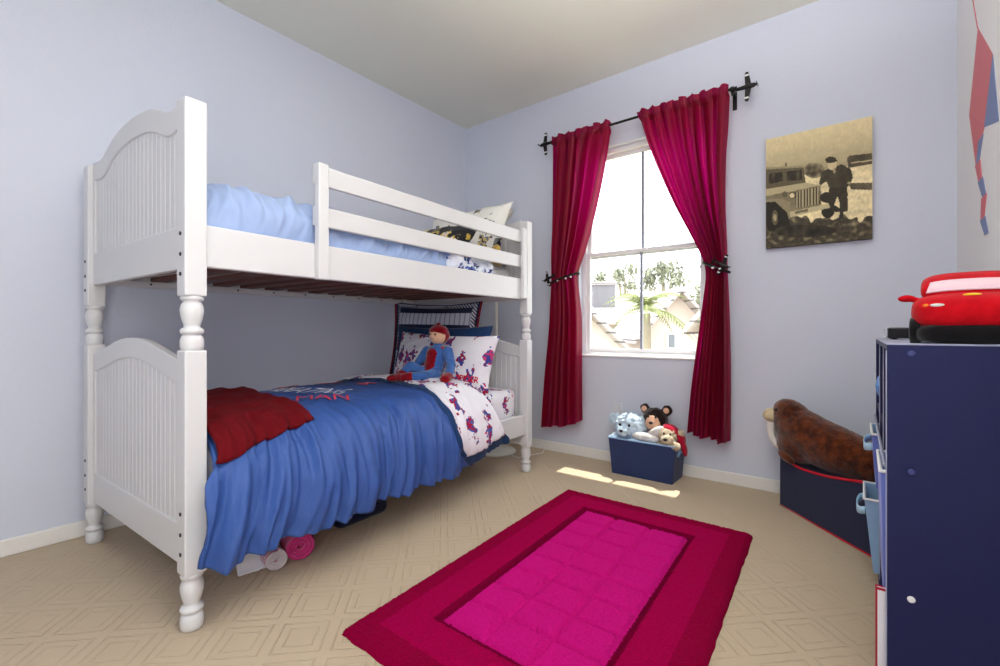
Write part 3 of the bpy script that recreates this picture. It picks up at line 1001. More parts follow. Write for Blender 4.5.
shell('hat', [((0, 0.095, 0.372), (0.068, 0.066, 0.056), None, 0), ((0, 0.115, 0.345), (0.066, 0.058, 0.07), None, 0), ((0, 0.09, 0.428), (0.016, 0.016, 0.018), None, 0)], M['dkredplush'])
for sx in (-1, 1):
    b = bmesh.new(); ellip(b, (sx * 0.022, 0.030, 0.352), (0.007, 0.005, 0.009), seg=10); obj('eye', b, M['black'], hd)
shell('mitten', cap((-0.135, -0.065, 0.05), (-0.14, -0.11, 0.035), 0.034, 0.034, 0, 3) + [((-0.11, -0.085, 0.06), (0.014, 0.02, 0.014), None, 0)], M['dkredplush'])
shell('mitten', cap((0.185, -0.04, 0.045), (0.20, -0.085, 0.032), 0.034, 0.034, 0, 3) + [((0.16, -0.055, 0.055), (0.014, 0.02, 0.014), None, 0)], M['dkredplush'])
shell('boot', cap((-0.105, -0.14, 0.055), (-0.115, -0.16, 0.035), 0.038, 0.036, 0, 3) + [((-0.13, -0.20, 0.03), (0.032, 0.05, 0.028), (0, 0, -0.2), 0)], M['dkredplush'])
shell('boot', cap((-0.02, -0.165, 0.042), (-0.05, -0.18, 0.036), 0.037, 0.035, 0, 3) + [((-0.09, -0.185, 0.034), (0.05, 0.032, 0.032), None, 0)], M['dkredplush'])

# ------------------------------------------------------------------ torchiere floor lamp in the gap behind the bed
t = thing('floor_lamp', 'slim white torchiere floor lamp in the corner gap behind the bunk bed', 'lamp', (-2.23, 2.81, 0))
bm = bmesh.new(); lathe(bm, [(0.15, 0), (0.152, 0.012), (0.145, 0.022), (0.05, 0.034), (0.022, 0.05), (0.012, 0.07)], 40); obj('base', bm, M['lampwhite'], t)
bm = bmesh.new(); lathe(bm, [(0.011, 0.06), (0.011, 1.76)], 16); obj('pole', bm, M['lampwhite'], t)
bm = bmesh.new(); lathe(bm, [(0.02, 1.75), (0.06, 1.775), (0.11, 1.83), (0.135, 1.885), (0.130, 1.885), (0.105, 1.835), (0.055, 1.785), (0.015, 1.765)], 40, cap=False)
obj('lamp_shade', bm, plain('frosted_shade', lin(226, 230, 214), 0.4), t)
bm = bmesh.new(); tube(bm, [(0.14, -0.02, 0.012), (0.24, -0.05, 0.008), (0.27, 0.06, 0.007), (0.31, 0.18, 0.007), (0.27, 0.28, 0.02)], 0.004, 8); obj('cord', bm, M['lampwhite'], t)

# ------------------------------------------------------------------ things stored under the bed (bed frame coordinates)
def roll_bm(r, l, seed):
    bm = bmesh.new()
    # spiral roll along y
    n = 90
    P = []
    for j in range(9):
        y = -l/2 + l * j / 8
        row = []
        for i in range(n + 1):
            a = i / n * 2 * PI * 3.2
            rr = r * (0.28 + 0.72 * i / n) * (1 + 0.03 * nz(a, y * 8, seed))
            row.append(Vector((math.cos(a) * rr, y + 0.004 * math.sin(a * 2), r + math.sin(a) * rr * 0.92)))
        P.append(row)
    grid(bm, P)
    return bm
r1 = obj('rolled_blanket', roll_bm(0.062, 0.30, 1.0), M['pinkroll'], smooth=True)
sd = r1.modifiers.new('Solidify', 'SOLIDIFY'); sd.thickness = 0.012
tag(r1, 'rolled pink striped blanket under the bed beside the magenta bag', 'blanket')
def bedpos(x, y, z=0):
    c, s = math.cos(TH), math.sin(TH)
    return (BED[0] + x*c - y*s, BED[1] + x*s + y*c, z)
r1.location = bedpos(-0.25, 0.48); r1.rotation_euler = (0, 0, TH + 1.25)
r2 = obj('rolled_blanket', roll_bm(0.045, 0.22, 2.0), stripes('pink_grey_fleece', lin(196, 66, 128), lin(200, 190, 196), 1, 40, 0.35), smooth=True)
sd = r2.modifiers.new('Solidify', 'SOLIDIFY'); sd.thickness = 0.01
tag(r2, 'small pink and grey rolled blanket under the bed behind the white paper', 'blanket')
r2.location = bedpos(-0.22, 0.36); r2.rotation_euler = (0, 0, TH + 1.35)
bm = bmesh.new(); 
P = [[Vector((-0.05 + 0.10 * i / 10, -0.045 + 0.09 * j / 8, 0.012 + 0.075 * (j / 8) ** 1.6 + 0.01 * nz(i * 0.4, j * 0.4, 1))) for j in range(9)] for i in range(11)]
grid(bm, P); pa = obj('paper_sheet', bm, M['paper'], smooth=True)
sd = pa.modifiers.new('Solidify', 'SOLIDIFY'); sd.thickness = 0.003
tag(pa, 'crumpled white paper on the carpet under the near end of the bed', 'paper'); pa.location = bedpos(-0.21, 0.285, 0.002); pa.rotation_euler = (0, 0, TH + 1.3)
mb = plush('duffel_bag', [((0, 0, 0.075), (0.13, 0.09, 0.075), None, 0), ((0.07, 0.02, 0.07), (0.08, 0.08, 0.07), None, 0), ((-0.08, -0.02, 0.06), (0.07, 0.07, 0.06), None, 0)], [M['magenta']], None, 0.01, 4)
tag(mb, 'soft magenta bag under the bed between pink roll and navy bag', 'bag'); mb.location = bedpos(-0.33, 0.60); mb.rotation_euler = (0, 0, TH + 1.2)
st = obj('strap', bx(-0.012, 0.012, -0.095, -0.088, 0.01, 0.14), M['magenta'], mb, bevel=0.003)
bm = bmesh.new(); box(bm, -0.17, 0.17, -0.15, 0.15, 0.0, 0.17)
bmesh.ops.bevel(bm, geom=[e for e in bm.edges], offset=0.04, segments=4, affect='EDGES', profile=0.5)
bmesh.ops.subdivide_edges(bm, edges=bm.edges, cuts=2)
for v in bm.verts: v.co += Vector((nz(v.co.x*8, v.co.y*8, 1), nz(v.co.x*8, v.co.y*8, 5), 0)) * 0.012
nb_ = obj('storage_bag', bm, M['navybag'], smooth=True); tag(nb_, 'dark navy soft storage bag under the middle of the bed', 'bag')
nb_.location = bedpos(-0.38, 0.845); nb_.rotation_euler = (0, 0, TH)
bm = bmesh.new(); tube(bm, [(0.168, -0.08, 0.08), (0.185, -0.06, 0.075), (0.19, 0, 0.07), (0.185, 0.06, 0.075), (0.168, 0.08, 0.08)], 0.007, 8)
obj('handle', bm, M['navybag'], nb_)

# ------------------------------------------------------------------ curtains
CY = 3.02
def zc(py, px):      # nothing but the room's own geometry: heights on the curtain plane
    t = (px - 500) / 459.0; d = CY / (0.6157 * t + 0.788); return 0.95 - (py - 330.5) * d / 459.0
def curtain(name, label, ztop, zbot, zt, left, right, nf, seed, hem):
    """left/right: tables z -> x of the two edges; zt: height of the tie-back"""
    bm = bmesh.new(); P = []; UV = {}
    NV, NU = 150, 150
    W0 = abs(right(ztop) - left(ztop)) * 1.9
    for i in range(NV + 1):
        v = i / NV
        row = []
        for j in range(NU + 1):
            u = j / NU
            z = ztop + (zbot + hem(u) - ztop) * v
            a, b = left(z), right(z)
            w = abs(b - a)
            pin = math.exp(-((z - zt) / 0.16) ** 2)                 # gathered at the tie-back
            ph = u * nf * 2 * PI + 0.9 * nz(u * 3 + seed, z * 0.7, seed) + seed
            amp = (0.020 + 0.014 * sstep(ztop, ztop - 0.25, z)) * (1 - 0.45 * pin)
            xw = 0.25 * w / nf * math.sin(ph * 2 + 0.6) * 0.5
            x = a + (b - a) * u + xw * math.sin(PI * u)
            y = CY + amp * (math.sin(ph) + 0.45 * math.sin(ph * 2.17 + 1.0 + 0.8 * z)) + 0.016 * nz(u * 5 + seed, z * 1.2, 3.0) - 0.006 * pin * math.sin(u * PI)
            if z > ztop - 0.045:                                      # ruffled header
                y = CY - 0.022 + 0.008 * math.sin(ph) + 0.003 * math.sin(ph * 2.3)
            zz = z + (0.008 * math.sin(ph * 1.3 + 1.0) if v == 0 else 0)
            # gather pull: cloth sags towards the tie from both sides
            row.append(Vector((x, y, zz)))
            UV[(i, j)] = (u * W0, z)
        P.append(row)
    grid(bm, P, uv=lambda a, b: UV[(a, b)])
    o = obj(name, bm, M['curtain'], smooth=True)
    tag(o, label, 'curtain')
    # back layer of the rod pocket
    bm = bmesh.new()
    Q = [[Vector((p.x, max(p.y + 0.024, CY + 0.011) + 0.002 * math.sin(p.x * 90), p.z)) for p in P[i][2:-2]] for i in range(0, 7)]
    grid(bm, Q, uv=lambda a, b: (b / NU * W0, 2.4))
    obj('rod_pocket', bm, M['curtain'], o, smooth=True)
    return o
L_l = [(0.20, -1.972), (0.6, -1.935), (1.0, -1.885), (1.30, -1.868), (1.6, -1.866), (2.0, -1.856), (2.42, -1.846)]
L_r = [(0.20, -1.612), (0.75, -1.610), (1.05, -1.612), (1.26, -1.632), (1.34, -1.640), (1.42, -1.622), (1.55, -1.575), (1.75, -1.515), (2.0, -1.452), (2.2, -1.41), (2.42, -1.368)]
R_l = [(0.27, -0.862), (0.6, -0.83), (1.0, -0.775), (1.24, -0.748), (1.32, -0.748), (1.40, -0.768), (1.55, -0.838), (1.75, -0.935), (2.0, -1.04), (2.2, -1.115), (2.42, -1.178)]
R_r = [(0.27, -0.612), (0.8, -0.612), (1.34, -0.626), (1.7, -0.642), (2.0, -0.638), (2.2, -0.625), (2.42, -0.612)]
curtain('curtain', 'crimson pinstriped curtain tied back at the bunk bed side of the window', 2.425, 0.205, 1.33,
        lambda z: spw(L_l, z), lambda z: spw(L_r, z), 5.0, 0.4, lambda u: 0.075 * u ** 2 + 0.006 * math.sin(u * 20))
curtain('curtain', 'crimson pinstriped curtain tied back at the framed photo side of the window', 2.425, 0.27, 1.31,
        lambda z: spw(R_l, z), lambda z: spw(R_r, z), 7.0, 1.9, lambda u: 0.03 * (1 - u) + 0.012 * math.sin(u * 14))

# rod with little aeroplane finials
def plane_bm(mx, sc=1.0):
    bm = bmesh.new()
    # fuselage along +x (nose), wings along z
    prof = [(0.001, -0.075), (0.007, -0.06), (0.011, -0.02), (0.014, 0.02), (0.013, 0.05), (0.006, 0.066), (0.001, 0.07)]
    lathe(bm, [(r * sc, z * sc) for r, z in prof], 14, mx @ Matrix.Rotation(PI/2, 4, 'Y'))
    wing = [(-0.012, 0.0), (-0.016, 0.075), (-0.010, 0.086), (0.004, 0.085), (0.022, 0.0), (0.004, -0.085), (-0.010, -0.086), (-0.016, -0.075)]
    prism(bm, [((x + 0.018) * sc, z * sc) for x, z in wing], -0.003 * sc, 0.003 * sc, mx)
    tail = [(-0.01, 0), (-0.012, 0.026), (0.0, 0.028), (0.012, 0), (0.0, -0.028), (-0.012, -0.026)]
    prism(bm, [((x - 0.058) * sc, z * sc) for x, z in tail], -0.002 * sc, 0.002 * sc, mx)
    box(bm, -0.07 * sc, -0.05 * sc, -0.022 * sc, 0.0, -0.002 * sc, 0.002 * sc, mx)
    bmesh.ops.recalc_face_normals(bm, faces=bm.faces)
    return bm
def plane_bits(par, mx, sc=1.0):
    b = bmesh.new(); box(b, 0.0672 * sc, 0.0705 * sc, -0.03 * sc, 0.03 * sc, -0.004 * sc, 0.004 * sc, mx); obj('propeller', b, M['black'], par)
    for s in (-1, 1):
        b = bmesh.new(); box(b, 0.003 * sc, 0.024 * sc, -0.0045 * sc, 0.0045 * sc, (s * 0.066 - 0.004) * sc, (s * 0.066 + 0.006) * sc, mx)
        w = obj('wing_stripe', b, M['white_plain'], par); w['label'] = 'white wing tip stripe'
t = thing('curtain_rod', 'thin black curtain rod with aeroplane finials above the window', 'curtain rod', (0, 0, 0))
RZ = 2.395
bm = bmesh.new(); tube(bm, [(-1.87, CY, RZ), (-0.57, CY, RZ)], 0.0085, 12); obj('rod', bm, M['black'], t)
mxr = Matrix.Translation((-0.532, CY, RZ - 0.012)); f = obj('finial', plane_bm(mxr), M['black'], t, smooth=False); plane_bits(f, mxr)
mxl = Matrix.Translation((-1.895, CY, RZ)) @ Matrix.Rotation(PI, 4, 'Z'); f = obj('finial', plane_bm(mxl), M['black'], t); plane_bits(f, mxl)
for x in (-1.858, -0.60):
    bm = bmesh.new(); box(bm, x - 0.008, x + 0.008, CY, YW, RZ - 0.012, RZ - 0.004); box(bm, x - 0.012, x + 0.012, YW - 0.005, YW, RZ - 0.09, RZ + 0.02)
    ellip(bm, (x, CY - 0.001, RZ), (0.013, 0.013, 0.013), seg=12)
    obj('bracket', bm, M['black'], t)
# tie-backs
def tieback(x0, x1, zc_, px, label, flip):
    t = thing('curtain_tieback', label, 'tieback', (0, 0, 0), 0, 'aeroplane tiebacks')
    bm = bmesh.new()
    xm, hw = (x0 + x1) / 2, (x1 - x0) / 2 + 0.014
    pts = []
    for k in range(33):
        a = 2 * PI * k / 32
        c = math.cos(a)
        drop = 0.035 * (c if flip else -c)
        pts.append((xm + hw * c, CY + 0.052 * math.sin(a), zc_ - drop))
    tube(bm, pts, 0.0085, 8, cap=False); obj('band', bm, M['black'], t)
    bm = bmesh.new(); tube(bm, [(px, CY + 0.03, zc_), (px, YW, zc_ + 0.005)], 0.006, 8); obj('hook', bm, M['black'], t)
    mx = Matrix.Translation((px, CY - 0.066, zc_ + 0.01)) @ Matrix.Rotation(0.5 if flip else PI - 0.4, 4, 'Y') @ Matrix.Rotation(0.25, 4, 'X')
    a = obj('ornament', plane_bm(mx, 0.75), M['black'], t); plane_bits(a, mx, 0.75)
    for dx in (-0.05, 0.02, 0.06):
        xx = px + (dx if flip else -dx) * 0.9 + (-0.03 if not flip else 0.03) * 0
        bm = bmesh.new(); ellip(bm, (xm + (0.3 if not flip else -0.3) * hw + dx, CY - 0.066, zc_ - 0.006 - dx * (0.2 if flip else -0.2)), (0.008, 0.007, 0.008), seg=10)
        b = obj('bead', bm, M['chrome'], t); b['label'] = 'pale round bead'
    return t
tieback(-1.868, -1.640, 1.335, -1.838, 'black aeroplane tieback on the curtain nearer the bunk bed', False)
tieback(-0.748, -0.626, 1.335, -0.645, 'black aeroplane tieback on the curtain nearer the framed photo', True)

# ------------------------------------------------------------------ canvas photo print on the wall
def in_poly(x, y, pl):
    c = False; n = len(pl); j = n - 1
    for i in range(n):
        xi, yi = pl[i]; xj, yj = pl[j]
        if (yi > y) != (yj > y) and x < (xj - xi) * (y - yi) / (yj - yi) + xi: c = not c
        j = i
    return c
def pic_colour(u, v):
    """old sepia photograph: an open-topped field car and a man standing beside it in snow"""
    x = 75 + 435 * u
    yt = 180 - 100 * u; yb = 615 - 37 * u
    y = yt + (yb - yt) * v
    n = nz(u * 14, v * 14, 1) ; n2 = nz(u * 40, v * 40, 2)
    # sky
    k = min(1, max(0, (v - 0.0) / 0.42))
    g = 0.72 - 0.22 * k ** 1.2 + 0.03 * n
    hz = 0.40 - 0.03 * u
    if v > hz:                                      # snow field
        g = 0.74 + 0.10 * nz(u * 6, v * 20, 5) + 0.05 * n2
        if v > 0.72 + 0.12 * u + 0.08 * n:
            g = 0.20 + 0.35 * max(0, nz(u * 16, v * 26, 9)) + 0.05 * n2
    P = lambda *p: in_poly(x, y, p)
    E = lambda cx, cy, rx, ry: ((x - cx) / rx) ** 2 + ((y - cy) / ry) ** 2 < 1
    if P((415, 250), (425, 240), (510, 232), (510, 275), (420, 290)): g = 0.25 + 0.1 * n
    if P((430, 268), (510, 258), (510, 262), (430, 274)): g = 0.6
    if P((420, 352), (510, 352), (510, 382), (430, 378)): g = 0.28 + 0.1 * n
    if E(285, 300, 42, 32): g = 0.34 + 0.3 * nz(u * 22, v * 22, 4)
    if E(165, 285, 5, 16): g = 0.35
    # field car
    body = 0.30 + 0.04 * n
    if P((75, 300), (240, 283), (250, 352), (75, 378)): g = 0.30
    if P((90, 315), (150, 308), (152, 345), (85, 358)) or P((168, 306), (232, 298), (236, 338), (168, 345)): g = 0.13 + 0.25 * max(0, nz(u*20, v*20, 7))
    if P((75, 291), (240, 281), (241, 288), (75, 299)): g = 0.48
    if P((75, 378), (250, 350), (312, 360), (315, 445), (180, 480), (170, 425), (75, 440)): g = 0.40 + 0.06 * n
    if P((75, 378), (250, 350), (312, 360), (190, 385), (75, 405)): g = 0.58
    if P((75, 420), (150, 415), (185, 430), (185, 500), (120, 440), (75, 445)): g = 0.46
    if P((75, 430), (118, 428), (170, 470), (190, 545), (90, 545), (75, 520)): g = 0.10
    if P((203, 388), (303, 366), (308, 435), (210, 452)):
        g = 0.55
        if math.sin((x - 203) * 2 * PI / 12.5) > 0.1: g = 0.16
    if E(192, 402, 15, 15): g = 0.28
    if E(192, 402, 10, 10): g = 0.72
    if E(160, 398, 13, 12): g = 0.3
    if E(116, 492, 28, 56): g = 0.09
    if E(116, 492, 14, 30): g = 0.3
    if E(116, 492, 7, 14): g = 0.55
    if E(340, 468, 26, 26): g = 0.10
    if E(336, 410, 28, 22): g = 0.14
    if P((180, 468), (366, 430), (368, 447), (186, 490)): g = 0.62
    if P((205, 466), (260, 455), (260, 466), (205, 476)): g = 0.35
    if E(245, 545, 130, 26): g = 0.14 + 0.1 * n
    # man in dark clothes, one foot up on the bumper
    if P((318, 305), (345, 292), (395, 275), (430, 295), (438, 330), (425, 360), (412, 372), (348, 378), (335, 345), (308, 362), (305, 345)): g = 0.19 + 0.05 * n
    if P((345, 372), (415, 368), (418, 400), (412, 455), (418, 468), (402, 470), (402, 490), (385, 502), (386, 430), (378, 405), (365, 440), (388, 455), (388, 468), (360, 470), (340, 430)): g = 0.15 + 0.03 * n
    if P((415, 415), (420, 415), (420, 466), (408, 466)): g = 0.2
    if E(357, 277, 18, 22): g = 0.66
    if E(352, 257, 22, 13): g = 0.16
    if P((335, 262), (376, 256), (378, 262), (336, 270)): g = 0.14
    if E(366, 302, 5, 12): g = 0.5
    if E(424, 352, 8, 6): g = 0.5
    # sepia toning
    g = max(0.03, min(0.92, g + 0.03 * n2))
    s = min(250, g * 255 * 1.12)
    return lin(min(255, s * 1.06 + 6), min(255, s * 1.0 + 2), max(0, s * 0.80 - 2))
cx0, cx1, cz0, cz1, cd = -0.429, 0.057, 1.432, 2.070, 0.033
NXC, NZC = 150, 190
t = thing('canvas_picture', 'sepia canvas photo of an old field car and man hung beside window', 'picture', ((cx0 + cx1)/2, YW, cz0))
hwid = (cx1 - cx0) / 2; hh = cz1 - cz0
a = NT('sepia_photo_print'); at = a.n('ShaderNodeVertexColor'); at.layer_name = 'Col'
a.base(at.outputs[0]); a.rough(0.6); a.b.inputs['Specular IOR Level'].default_value = 0.3
nzz = a.noise(a.coord(), 900, 2); a.bump(nzz.outputs[0], 0.1, 0.002)
me = bpy.data.meshes.new('photo_print')
vs = [(-hwid + 2*hwid*i/NXC, -cd - 0.0012, hh - hh*j/NZC) for j in range(NZC+1) for i in range(NXC+1)]
fs = [(j*(NXC+1)+i, (j+1)*(NXC+1)+i, (j+1)*(NXC+1)+i+1, j*(NXC+1)+i+1) for j in range(NZC) for i in range(NXC)]
me.from_pydata(vs, [], fs); ca = me.color_attributes.new('Col', 'FLOAT_COLOR', 'POINT')
for j in range(NZC+1):
    for i in range(NXC+1): ca.data[j*(NXC+1)+i].color = pic_colour(i / NXC, j / NZC)
me.materials.append(a.m); o = bpy.data.objects.new('photo_print', me); COL.objects.link(o); o.parent = t
obj('canvas_frame', bx(-hwid, hwid, -cd, 0, 0, hh), plain('dark_canvas_edge', lin(70, 62, 48), 0.8), t)

# ------------------------------------------------------------------ decal on the right wall: a plain kite with a long tail
t = thing('wall_decal', 'tall red and blue wall decal high on the right wall', 'decal', (XR, 0, 0))
M['decal_red'] = plain('decal_red', lin(214, 112, 122), 0.6); M['decal_blue'] = plain('decal_blue', lin(118, 136, 184), 0.6)
def decal(name, poly, m, k=0):
    bm = bmesh.new()
    a = [bm.verts.new((-0.001 - 0.0006 * k, y, z)) for y, z in poly]; b = [bm.verts.new((-0.0001, y, z)) for y, z in poly]
    bm.faces.new(a); bm.faces.new(list(reversed(b)))
    for i in range(len(poly)): bm.faces.new((a[i], b[i], b[(i+1) % len(poly)], a[(i+1) % len(poly)]))
    bmesh.ops.recalc_face_normals(bm, faces=bm.faces)
    return obj(name, bm, m, t)
decal('kite_sail', [(2.62, 2.16), (2.36, 1.93), (2.50, 1.72)], M['decal_red'])
decal('kite_sail', [(2.62, 2.16), (2.50, 1.72), (2.80, 1.88)], M['decal_red'])
decal('kite_panel', [(2.36, 1.93), (2.27, 1.66), (2.50, 1.72)], M['decal_blue'], 1)
decal('kite_panel', [(2.80, 1.88), (2.50, 1.72), (2.66, 1.62)], M['decal_red'], 1)
tl = [(2.56, 1.70), (2.62, 1.62), (2.57, 1.54), (2.50, 1.46), (2.53, 1.38), (2.46, 1.31)]
for i, (a_, b_) in enumerate(zip(tl, tl[1:])):
    decal('tail_ribbon', [(a_[0] - 0.045, a_[1]), (a_[0] + 0.045, a_[1]), (b_[0] + 0.03, b_[1]), (b_[0] - 0.03, b_[1])], M['decal_blue'] if i % 2 == 0 else M['decal_red'], 2 + i % 2)
decal('kite_string', [(2.62, 2.16), (2.63, 2.16), (2.78, 2.42), (2.77, 2.42)], M['decal_red'], 1)

# ------------------------------------------------------------------ navy toy bin under the window
t = thing('toy_bin', 'navy fabric toy bin under the window holding plush toys', 'bin', (-1.10, 2.975, 0))
def frustum(bm, b, tp, z0, z1, wall, mi_out=0, mi_in=1):
    """open box, bottom half-size b, top half-size tp"""
    rings = []
    for (hx, hy), z in ((b, z0), (tp, z1), ((tp[0] - wall, tp[1] - wall), z1), ((b[0] - wall, b[1] - wall), z0 + 0.012)):
        rings.append([bm.verts.new(v) for v in ((-hx, -hy, z), (hx, -hy, z), (hx, hy, z), (-hx, hy, z))])
    for k, (r0, r1) in enumerate(zip(rings, rings[1:])):
        for i in range(4):
            f = bm.faces.new((r0[i], r0[(i+1) % 4], r1[(i+1) % 4], r1[i])); f.material_index = mi_out if k == 0 else mi_in
    f = bm.faces.new(list(reversed(rings[0]))); f = bm.faces.new(rings[-1]); f.material_index = mi_in
bm = bmesh.new(); frustum(bm, (0.198, 0.100), (0.218, 0.112), 0, 0.238, 0.006)
obj('bin_body', bm, [M['navy_fab'], M['bin_lining']], t, bevel=0.004)
bm = bmesh.new()
fr = [(-0.219, -0.113), (0.219, -0.113), (0.219, 0.113), (-0.219, 0.113)]
tube(bm, [(x, y, 0.238) for x, y in fr + fr[:1]], 0.005, 8); obj('rim', bm, M['bin_lining'], t)
bm = bmesh.new(); tube(bm, [(0.214, -0.05, 0.165), (0.222, -0.045, 0.19), (0.224, 0, 0.198), (0.222, 0.045, 0.19), (0.214, 0.05, 0.165)], 0.009, 8)
h_ = obj('handle', bm, M['bin_lining'], t); h_['label'] = 'pale blue webbing handle'
bm = bmesh.new(); tube(bm, [(-0.214, -0.05, 0.165), (-0.222, -0.045, 0.19), (-0.224, 0, 0.198), (-0.222, 0.045, 0.19), (-0.214, 0.05, 0.165)], 0.009, 8)
obj('handle', bm, M['bin_lining'], t)

# plush toys in the bin
t = thing('teddy_bear', 'pale blue fluffy plush bear at the left of the navy bin', 'plush toy', (-1.205, 2.97, 0.085)); t.scale = (1.22, 1.05, 1.18)
plush('body', [((0, 0.01, 0.06), (0.09, 0.075, 0.08), None, 0), ((0, 0, 0.185), (0.09, 0.078, 0.082), None, 0), ((-0.015, -0.07, 0.168), (0.04, 0.035, 0.032), None, 0),
      ((-0.092, 0.0, 0.215), (0.038, 0.022, 0.042), None, 0), ((0.088, 0.02, 0.235), (0.034, 0.022, 0.036), None, 0),
      ((-0.08, -0.05, 0.11), (0.03, 0.04, 0.04), None, 0), ((0.05, -0.05, 0.10), (0.04, 0.04, 0.045), None, 0)], [M['paleblue_plush']], t, 0.006, 4, 0.008)
for sx in (-0.036, 0.016):
    b = bmesh.new(); ellip(b, (sx, -0.076, 0.205), (0.007, 0.006, 0.008), seg=10); obj('eye', b, M['dk_plush'], t)
b = bmesh.new(); ellip(b, (-0.018, -0.105, 0.175), (0.011, 0.007, 0.008), seg=10); obj('nose', b, M['dk_plush'], t)
b = plush('paw', [((0.10, -0.065, 0.15), (0.075, 0.03, 0.026), (0, 0.05, 0.0), 0)], [M['white_plush']], t, 0.005, 3)
t = thing('teddy_bear', 'dark brown plush bear with peach muzzle sitting upright in navy bin', 'plush toy', (-1.055, 3.01, 0.13)); t.scale = (1.1, 1.0, 1.1)
plush('body', [((0, 0.0, 0.06), (0.075, 0.06, 0.08), None, 0), ((0, 0, 0.215), (0.075, 0.062, 0.07), None, 0), ((-0.066, 0.012, 0.272), (0.032, 0.016, 0.032), None, 0), ((0.066, 0.012, 0.272), (0.032, 0.016, 0.032), None, 0),
      ((-0.07, -0.03, 0.12), (0.028, 0.035, 0.05), None, 0), ((0.07, -0.03, 0.12), (0.028, 0.035, 0.05), None, 0)], [M['dk_plush']], t, 0.006, 4, 0.004)
mz = plush('muzzle', [((0, -0.045, 0.195), (0.046, 0.034, 0.042), None, 0), ((0, -0.04, 0.22), (0.04, 0.028, 0.03), None, 0)], [M['peach']], t, 0.005, 4)
for sx in (-0.022, 0.022):
    b = bmesh.new(); ellip(b, (sx, -0.063, 0.238), (0.006, 0.005, 0.008), seg=10); obj('eye', b, M['black'], t)
b = bmesh.new(); ellip(b, (0, -0.081, 0.204), (0.012, 0.008, 0.009), seg=10); obj('nose', b, M['black'], t)
for sx in (-1, 1):
    b = bmesh.new(); ellip(b, (sx * 0.066, -0.005, 0.272), (0.018, 0.006, 0.018), seg=12); obj('inner_ear', b, M['peach'], t)
t = thing('plush_puppy', 'tan plush puppy with floppy white ear at the right of the navy bin', 'plush toy', (-0.965, 2.95, 0.12))
plush('body', [((0, 0, 0.06), (0.07, 0.06, 0.07), None, 0), ((0.015, -0.01, 0.165), (0.066, 0.06, 0.056), None, 0), ((0.03, -0.068, 0.15), (0.04, 0.042, 0.03), None, 0),
      ((-0.07, -0.03, 0.10), (0.045, 0.035, 0.035), None, 0), ((0.075, -0.06, 0.115), (0.035, 0.032, 0.028), None, 0)], [M['tan_plush']], t, 0.006, 4, 0.006)
plush('ear', [((-0.062, -0.03, 0.175), (0.072, 0.026, 0.03), (0, -0.65, 0.2), 0)], [M['white_plush']], t, 0.005, 3)
plush('ear', [((0.078, 0.0, 0.17), (0.03, 0.026, 0.05), (0, 0.6, 0), 0)], [M['tan_plush']], t, 0.005, 3)
for sx in (0.008, 0.048):
    b = bmesh.new(); ellip(b, (sx, -0.066, 0.188), (0.006, 0.006, 0.007), seg=10); obj('eye', b, M['black'], t)
b = bmesh.new(); ellip(b, (0.032, -0.109, 0.16), (0.013, 0.008, 0.009), seg=10); obj('nose', b, M['black'], t)
M['redcap'] = plushmat('crimson_felt', lin(176, 20, 52), None, 200, 0.3)
plush('cap', [((0.035, 0.01, 0.195), (0.066, 0.055, 0.035), (0, 0.5, 0), 0), ((0.088, 0.01, 0.155), (0.03, 0.04, 0.055), (0, -0.15, 0), 0), ((0.112, 0.0, 0.095), (0.018, 0.028, 0.05), (0, -0.2, 0), 0)], [M['redcap']], t, 0.006, 4)

# ------------------------------------------------------------------ corner toy box with scooped front
TA, TB, TC_, TD, TE = (-0.337, 2.907), (0.044, 2.470), (0.355, 2.470), (0.355, 3.098), (-0.337, 3.098)
t = thing('toy_box', 'navy corner toy box with scooped front and red piping', 'toy box', (TA[0], TA[1], 0))
def rim_z(k): return spw([(0, 0.285), (0.10, 0.262), (0.22, 0.246), (0.36, 0.247), (0.6, 0.262), (0.93, 0.30), (1, 0.305)], k)
loc = lambda p: (p[0] - TA[0], p[1] - TA[1])
outl = []
N = 24
for i in range(N + 1):
    k = i / N; outl.append((TA[0] + (TB[0]-TA[0])*k, TA[1] + (TB[1]-TA[1])*k, rim_z(k)))
outl += [(TC_[0], TC_[1], 0.305), (TD[0], TD[1], 0.305), (TE[0], TE[1], 0.305)]
cxm = sum(p[0] for p in outl[::6]) / len(outl[::6]); 
ctr = Vector((0.06, 2.85))
bm = bmesh.new()
bot = [bm.verts.new((*loc(p), 0.0)) for p in outl]; top = [bm.verts.new((*loc(p), p[2])) for p in outl]
inn = []; ini = []
for p in outl:
    d = (ctr - Vector(p[:2])); q = Vector(p[:2]) + d.normalized() * 0.018
    inn.append(bm.verts.new((*loc(q), p[2]))); ini.append(bm.verts.new((*loc(q), 0.02)))
n = len(outl)
for i in range(n):
    k = (i + 1) % n
    bm.faces.new((bot[i], bot[k], top[k], top[i])); bm.faces.new((top[i], top[k], inn[k], inn[i])); bm.faces.new((inn[i], inn[k], ini[k], ini[i]))
bm.faces.new(list(reversed(bot))); bm.faces.new(ini)
bmesh.ops.recalc_face_normals(bm, faces=bm.faces)
obj('box_body', bm, M['box_navy'], t)
bm = bmesh.new(); tube(bm, [(*loc(p), p[2] + 0.002) for p in outl], 0.0065, 8); obj('piping', bm, M['redtrim'], t)
bm = bmesh.new(); tube(bm, [(*loc(TA), 0.004), (*loc(TB), 0.004)], 0.004, 8); obj('piping', bm, M['redtrim'], t)
bm = bmesh.new()
a = [bm.verts.new((*loc(Vector(p[:2]) + (ctr - Vector(p[:2])).normalized() * 0.024), 0.20)) for p in outl]
b = [bm.verts.new((*loc(Vector(p[:2]) + (ctr - Vector(p[:2])).normalized() * 0.024), 0.235)) for p in outl]
